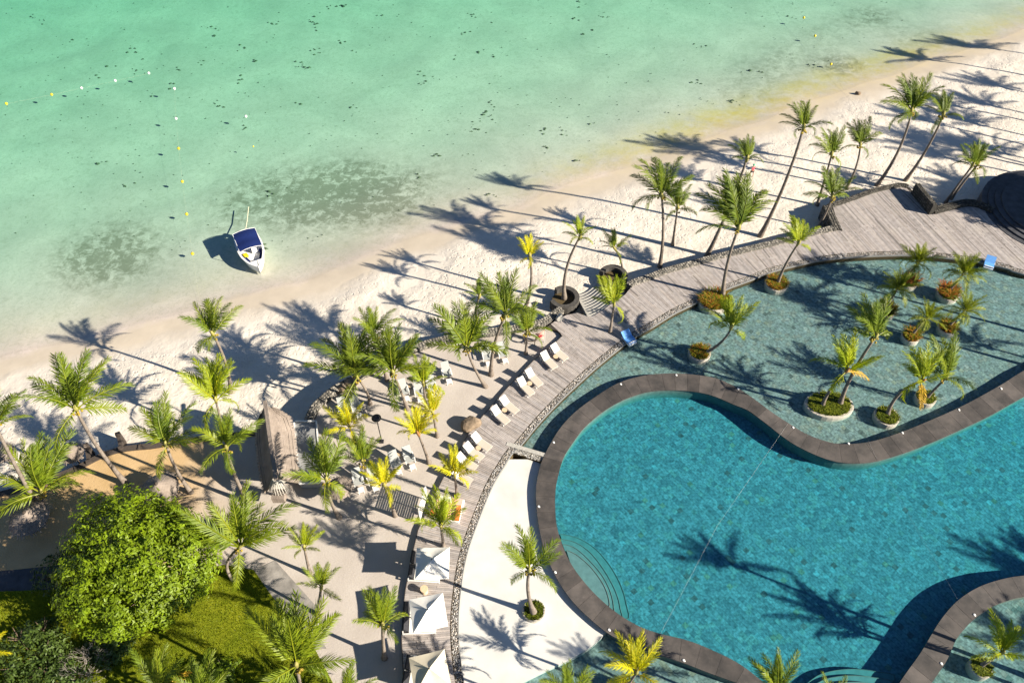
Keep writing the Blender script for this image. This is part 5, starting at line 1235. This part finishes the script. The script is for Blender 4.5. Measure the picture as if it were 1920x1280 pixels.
for s_ in (1, -1):
    us = [.46 + .36 * k / 8 for k in range(9)]; MB().prism([(-hl + LB * u, s_ * (half(u) - .22)) for u in us] + [(-hl + LB * u, s_ * max(.12, half(u) - .62)) for u in us[::-1]], .24, .58).build('bench', M['navy'], e)
MB().prism([(-hl + LB * .76, .62), (-hl + LB * .84, .42), (-hl + LB * .84, -.42), (-hl + LB * .76, -.62)], .24, .60).build('bow_seat', M['navy'], e)
MB().box(-hl + LB * .44, .35, .6, .6, .6, .75).build('console', M['gelcoat'], e); MB().box(-hl + LB * .53, -.75, .55, .5, .45, .3, .3).build('bag', M['yellow'], e)
m = MB(); NX = 8; NY = 8; V = []
for i in range(NX + 1):
    for j in range(NY + 1):
        x = -hl + .45 + 3.2 * i / NX; y = (j / NY - .5) * 2.5; V.append((x, y, 1.65 + .16 * math.cos(math.pi * (j / NY - .5)) - .06 * math.cos(4 * math.pi * i / NX)))
m.add(V, [(i * 9 + j, i * 9 + 9 + j, i * 9 + 10 + j, i * 9 + 1 + j) for i in range(NX) for j in range(NY)]); cn = m.build('canopy', M['navy'], e, True)
fr = MB()
for x in (-hl + .47, -hl + 3.63):
    fr.tube([(x, 1.28, .72), (x, 1.25, 1.63), (x, .6, 1.78), (x, 0, 1.83), (x, -.6, 1.78), (x, -1.25, 1.63), (x, -1.28, .72)], .03, 5)
fr.tube([(-hl + .45, 1.25, 1.65), (-hl + 3.63, 1.25, 1.65)], .03, 5); fr.tube([(-hl + .45, -1.25, 1.65), (-hl + 3.63, -1.25, 1.65)], .03, 5); fr.build('canopy_frame', M['gelcoat'], cn)
for s_ in (.45, -.45):
    m = MB(); m.box(-hl - .35, s_, .75, .55, .38, .5); m.box(-hl - .35, s_, .2, .22, .14, .9); ob = m.build('outboard_motor', M['black'], e); bv = ob.modifiers.new('bevel', 'BEVEL'); bv.width = .06; bv.segments = 2
MB().tube([(-hl - .4, .45, .75), (-hl - .62, .55, .85)], .04, 5).build('tiller', M['black'], e)
MB().tube([(hl - .35, .1, .95), (hl - 1.1, .25, 1.0)], .02, 4).build('bow_line', M['rope'], e)
a = G(459, 437, SEA + .7); b = G(466, 388, SEA + .02); o = MB().tube([tuple(a), tuple(a.lerp(b, .5) + Vector((0, 0, -.15))), tuple(b)], .05, 5).build('mooring_rope', M['rope']); tag(o, 'pale mooring rope from the stern of the motorboat into the water', 'rope')
BU = [(12, 195, 'yellow', 'yellow buoy nearest the left edge of the photo'), (97, 178, 'yellow', 'yellow buoy second from the left edge'), (153, 166, 'buoywhite', 'leftmost white buoy, just right of two yellow ones'), (216, 152, 'buoywhite', 'second white buoy of the upper row'), (279, 138, 'buoywhite', 'highest white buoy of the upper row, left of the corner'), (327, 167, 'buoywhite', 'white buoy at the corner where the line turns down'), (330, 223, 'buoywhite', 'lowest white buoy, above the string of yellow ones'), (335, 279, 'yellow', 'topmost yellow buoy of the string running down to the beach'), (342, 341, 'yellow', 'second yellow buoy of the string running to the beach'), (350, 402, 'yellow', 'third yellow buoy of the string, left of the boat canopy'), (361, 476, 'yellow', 'last yellow buoy of the string, closest to the sand'),
      (461, 219, 'buoywhite', 'lone white buoy above the motorboat, by a dark weed streak'), (475, 275, 'yellow', 'tiny pale yellow buoy above the motorboat'), (1507, 34, 'yellow', 'yellow buoy at upper right, the farther one'), (1528, 68, 'yellow', 'yellow buoy at upper right, the middle one'), (1558, 121, 'yellow', 'yellow buoy at upper right, closest to the shore')]
bw = {}
for x, y, mt, lb in BU:
    c = G(x, y, SEA)
    if mt not in bw:
        o = empty('buoy'); m = MB(); m.lathe([(0, -.2), (.2, -.1), (.26, .08), (.18, .26), (0, .33)], 12); m.build('float', M[mt], o, True); MB().tube([(0, 0, .3), (0, 0, .45)], .04, 6).build('eye', M['metal'], o); bw[mt] = o
    else: o = copy_tree(bw[mt])
    k = .4 if x == 475 else .72
    o.location = (c.x, c.y, SEA); o.scale = (k,) * 3; tag(o, lb, 'buoy', 'buoys on the swimming line')
ln = [(12, 195), (97, 178), (153, 166), (216, 152), (279, 138), (327, 167), (330, 223), (335, 279), (342, 341), (350, 402), (361, 476), (372, 552), (382, 600)]
q = [G(x, y, SEA - .02) for x, y in ln]; q[-1].z = BZ(q[-1].x, q[-1].y) + .03; o = MB().tube([tuple(p) for p in q], .004, 4).build('buoy_rope', M['rope']); tag(o, 'thin rope linking white and yellow buoys and coming ashore at left', 'rope')
q = [G(x, y, SEA - .02) for x, y in ((1490, 0), (1507, 34), (1528, 68), (1558, 121), (1570, 150))] + [GB(1590, 180) + Vector((0, 0, .05)), GB(1608, 205) + Vector((0, 0, .05))]; o = MB().tube([tuple(p) for p in q], .005, 4).build('buoy_rope', M['rope']); tag(o, 'thin rope from the upper right buoys up onto the sand', 'rope')

# ================================================================== PERSON
def skinned(name, nodes, edges, mat, parent, lev=1):
    me = bpy.data.meshes.new(name); me.from_pydata([n_[:3] for n_ in nodes], edges, []); ob = bpy.data.objects.new(name, me); C.objects.link(ob)
    md = ob.modifiers.new('skin', 'SKIN'); sv = me.skin_vertices
    sv_l = me.skin_vertices[0] if len(me.skin_vertices) else None
    if sv_l is None:
        bm = bmesh.new(); bm.from_mesh(me); bm.verts.layers.skin.verify(); bm.to_mesh(me); bm.free(); sv_l = me.skin_vertices[0]
    for i, n_ in enumerate(nodes): sv_l.data[i].radius = (n_[3], n_[3])
    sv_l.data[0].use_root = True
    sd = ob.modifiers.new('sub', 'SUBSURF'); sd.levels = lev; sd.render_levels = lev
    me.materials.append(mat)
    if parent: ob.parent = parent
    return ob
pc = GB(1408, 331); e = empty('person', pc, R(115)); tag(e, 'person in coral pink shirt and green cap walking on the right beach', 'person')
N = [(0, 0, .95, .13), (0, 0, 1.15, .13), (0, 0, 1.36, .14), (.0, 0, 1.50, .06), (.03, 0, 1.60, .09), (.03, 0, 1.70, .095)]; E = [(0, 1), (1, 2), (2, 3), (3, 4), (4, 5)]
def chain(par, pts):
    for p in pts: N.append(p); E.append((par, len(N) - 1)); par = len(N) - 1
    return par
for s_, st_ in ((1, .28), (-1, -.24)):
    k = chain(0, [(st_ * .15, s_ * .10, .86, .095), (st_ * .6, s_ * .10, .48, .06), (st_ * .75, s_ * .10, .12, .042), (st_ * .8 + .02, s_ * .10, .05, .04), (st_ * .8 + .17, s_ * .11, .03, .03)])
    k = chain(2, [(0, s_ * .19, 1.40, .06), (-st_ * .35, s_ * .24, 1.12, .042), (-st_ * .2 + .12, s_ * .24, .90, .032), (-st_ * .2 + .17, s_ * .235, .83, .03)])
    bx = N[k]
    for f in range(4): chain(k, [(bx[0] + .03 + .005 * f, bx[1] + s_ * (-.025 + .017 * f), bx[2] - .045, .009), (bx[0] + .035, bx[1] + s_ * (-.025 + .017 * f), bx[2] - .085 - .006 * (f in (1, 2)), .007)])
    chain(k, [(bx[0] + .045, bx[1] - s_ * .02, bx[2] - .02, .010), (bx[0] + .065, bx[1] - s_ * .022, bx[2] - .045, .008)])
skinned('body', N, E, M['skin'], e)
skinned('shirt', [(0, 0, .90, .155), (0, 0, 1.12, .15), (0, 0, 1.34, .165), (0, 0, 1.44, .10), (0, .19, 1.38, .08), (0, -.19, 1.38, .08), (-.05, .23, 1.22, .065), (.05, -.23, 1.22, .065)], [(0, 1), (1, 2), (2, 3), (2, 4), (2, 5), (4, 6), (5, 7)], M['pinkshirt'], e)
skinned('shorts', [(0, 0, .93, .15), (.03, .10, .80, .115), (.10, .10, .60, .09), (-.03, -.10, .80, .115), (-.10, -.10, .60, .09)], [(0, 1), (1, 2), (0, 3), (3, 4)], M['darkshorts'], e)
m = MB(); m.lathe([(0, 1.83), (.08, 1.81), (.115, 1.74), (.118, 1.69)], 14, .03, 0); m.box(.16, 0, 1.69, .12, .16, .02); m.build('cap', M['greenhat'], e)
m = MB(); m.box(.125, 0, 1.615, .04, .03, .045); m.build('nose', M['skin'], e)
for s_ in (1, -1): m = MB(); m.box(.112, s_ * .035, 1.645, .02, .025, .014); m.build('eye', M['black'], e); m = MB(); m.box(.03, s_ * .098, 1.63, .035, .02, .06); m.build('ear', M['skin'], e)
m = MB(); m.box(.115, 0, 1.575, .015, .05, .012); m.build('mouth', M['red'], e)
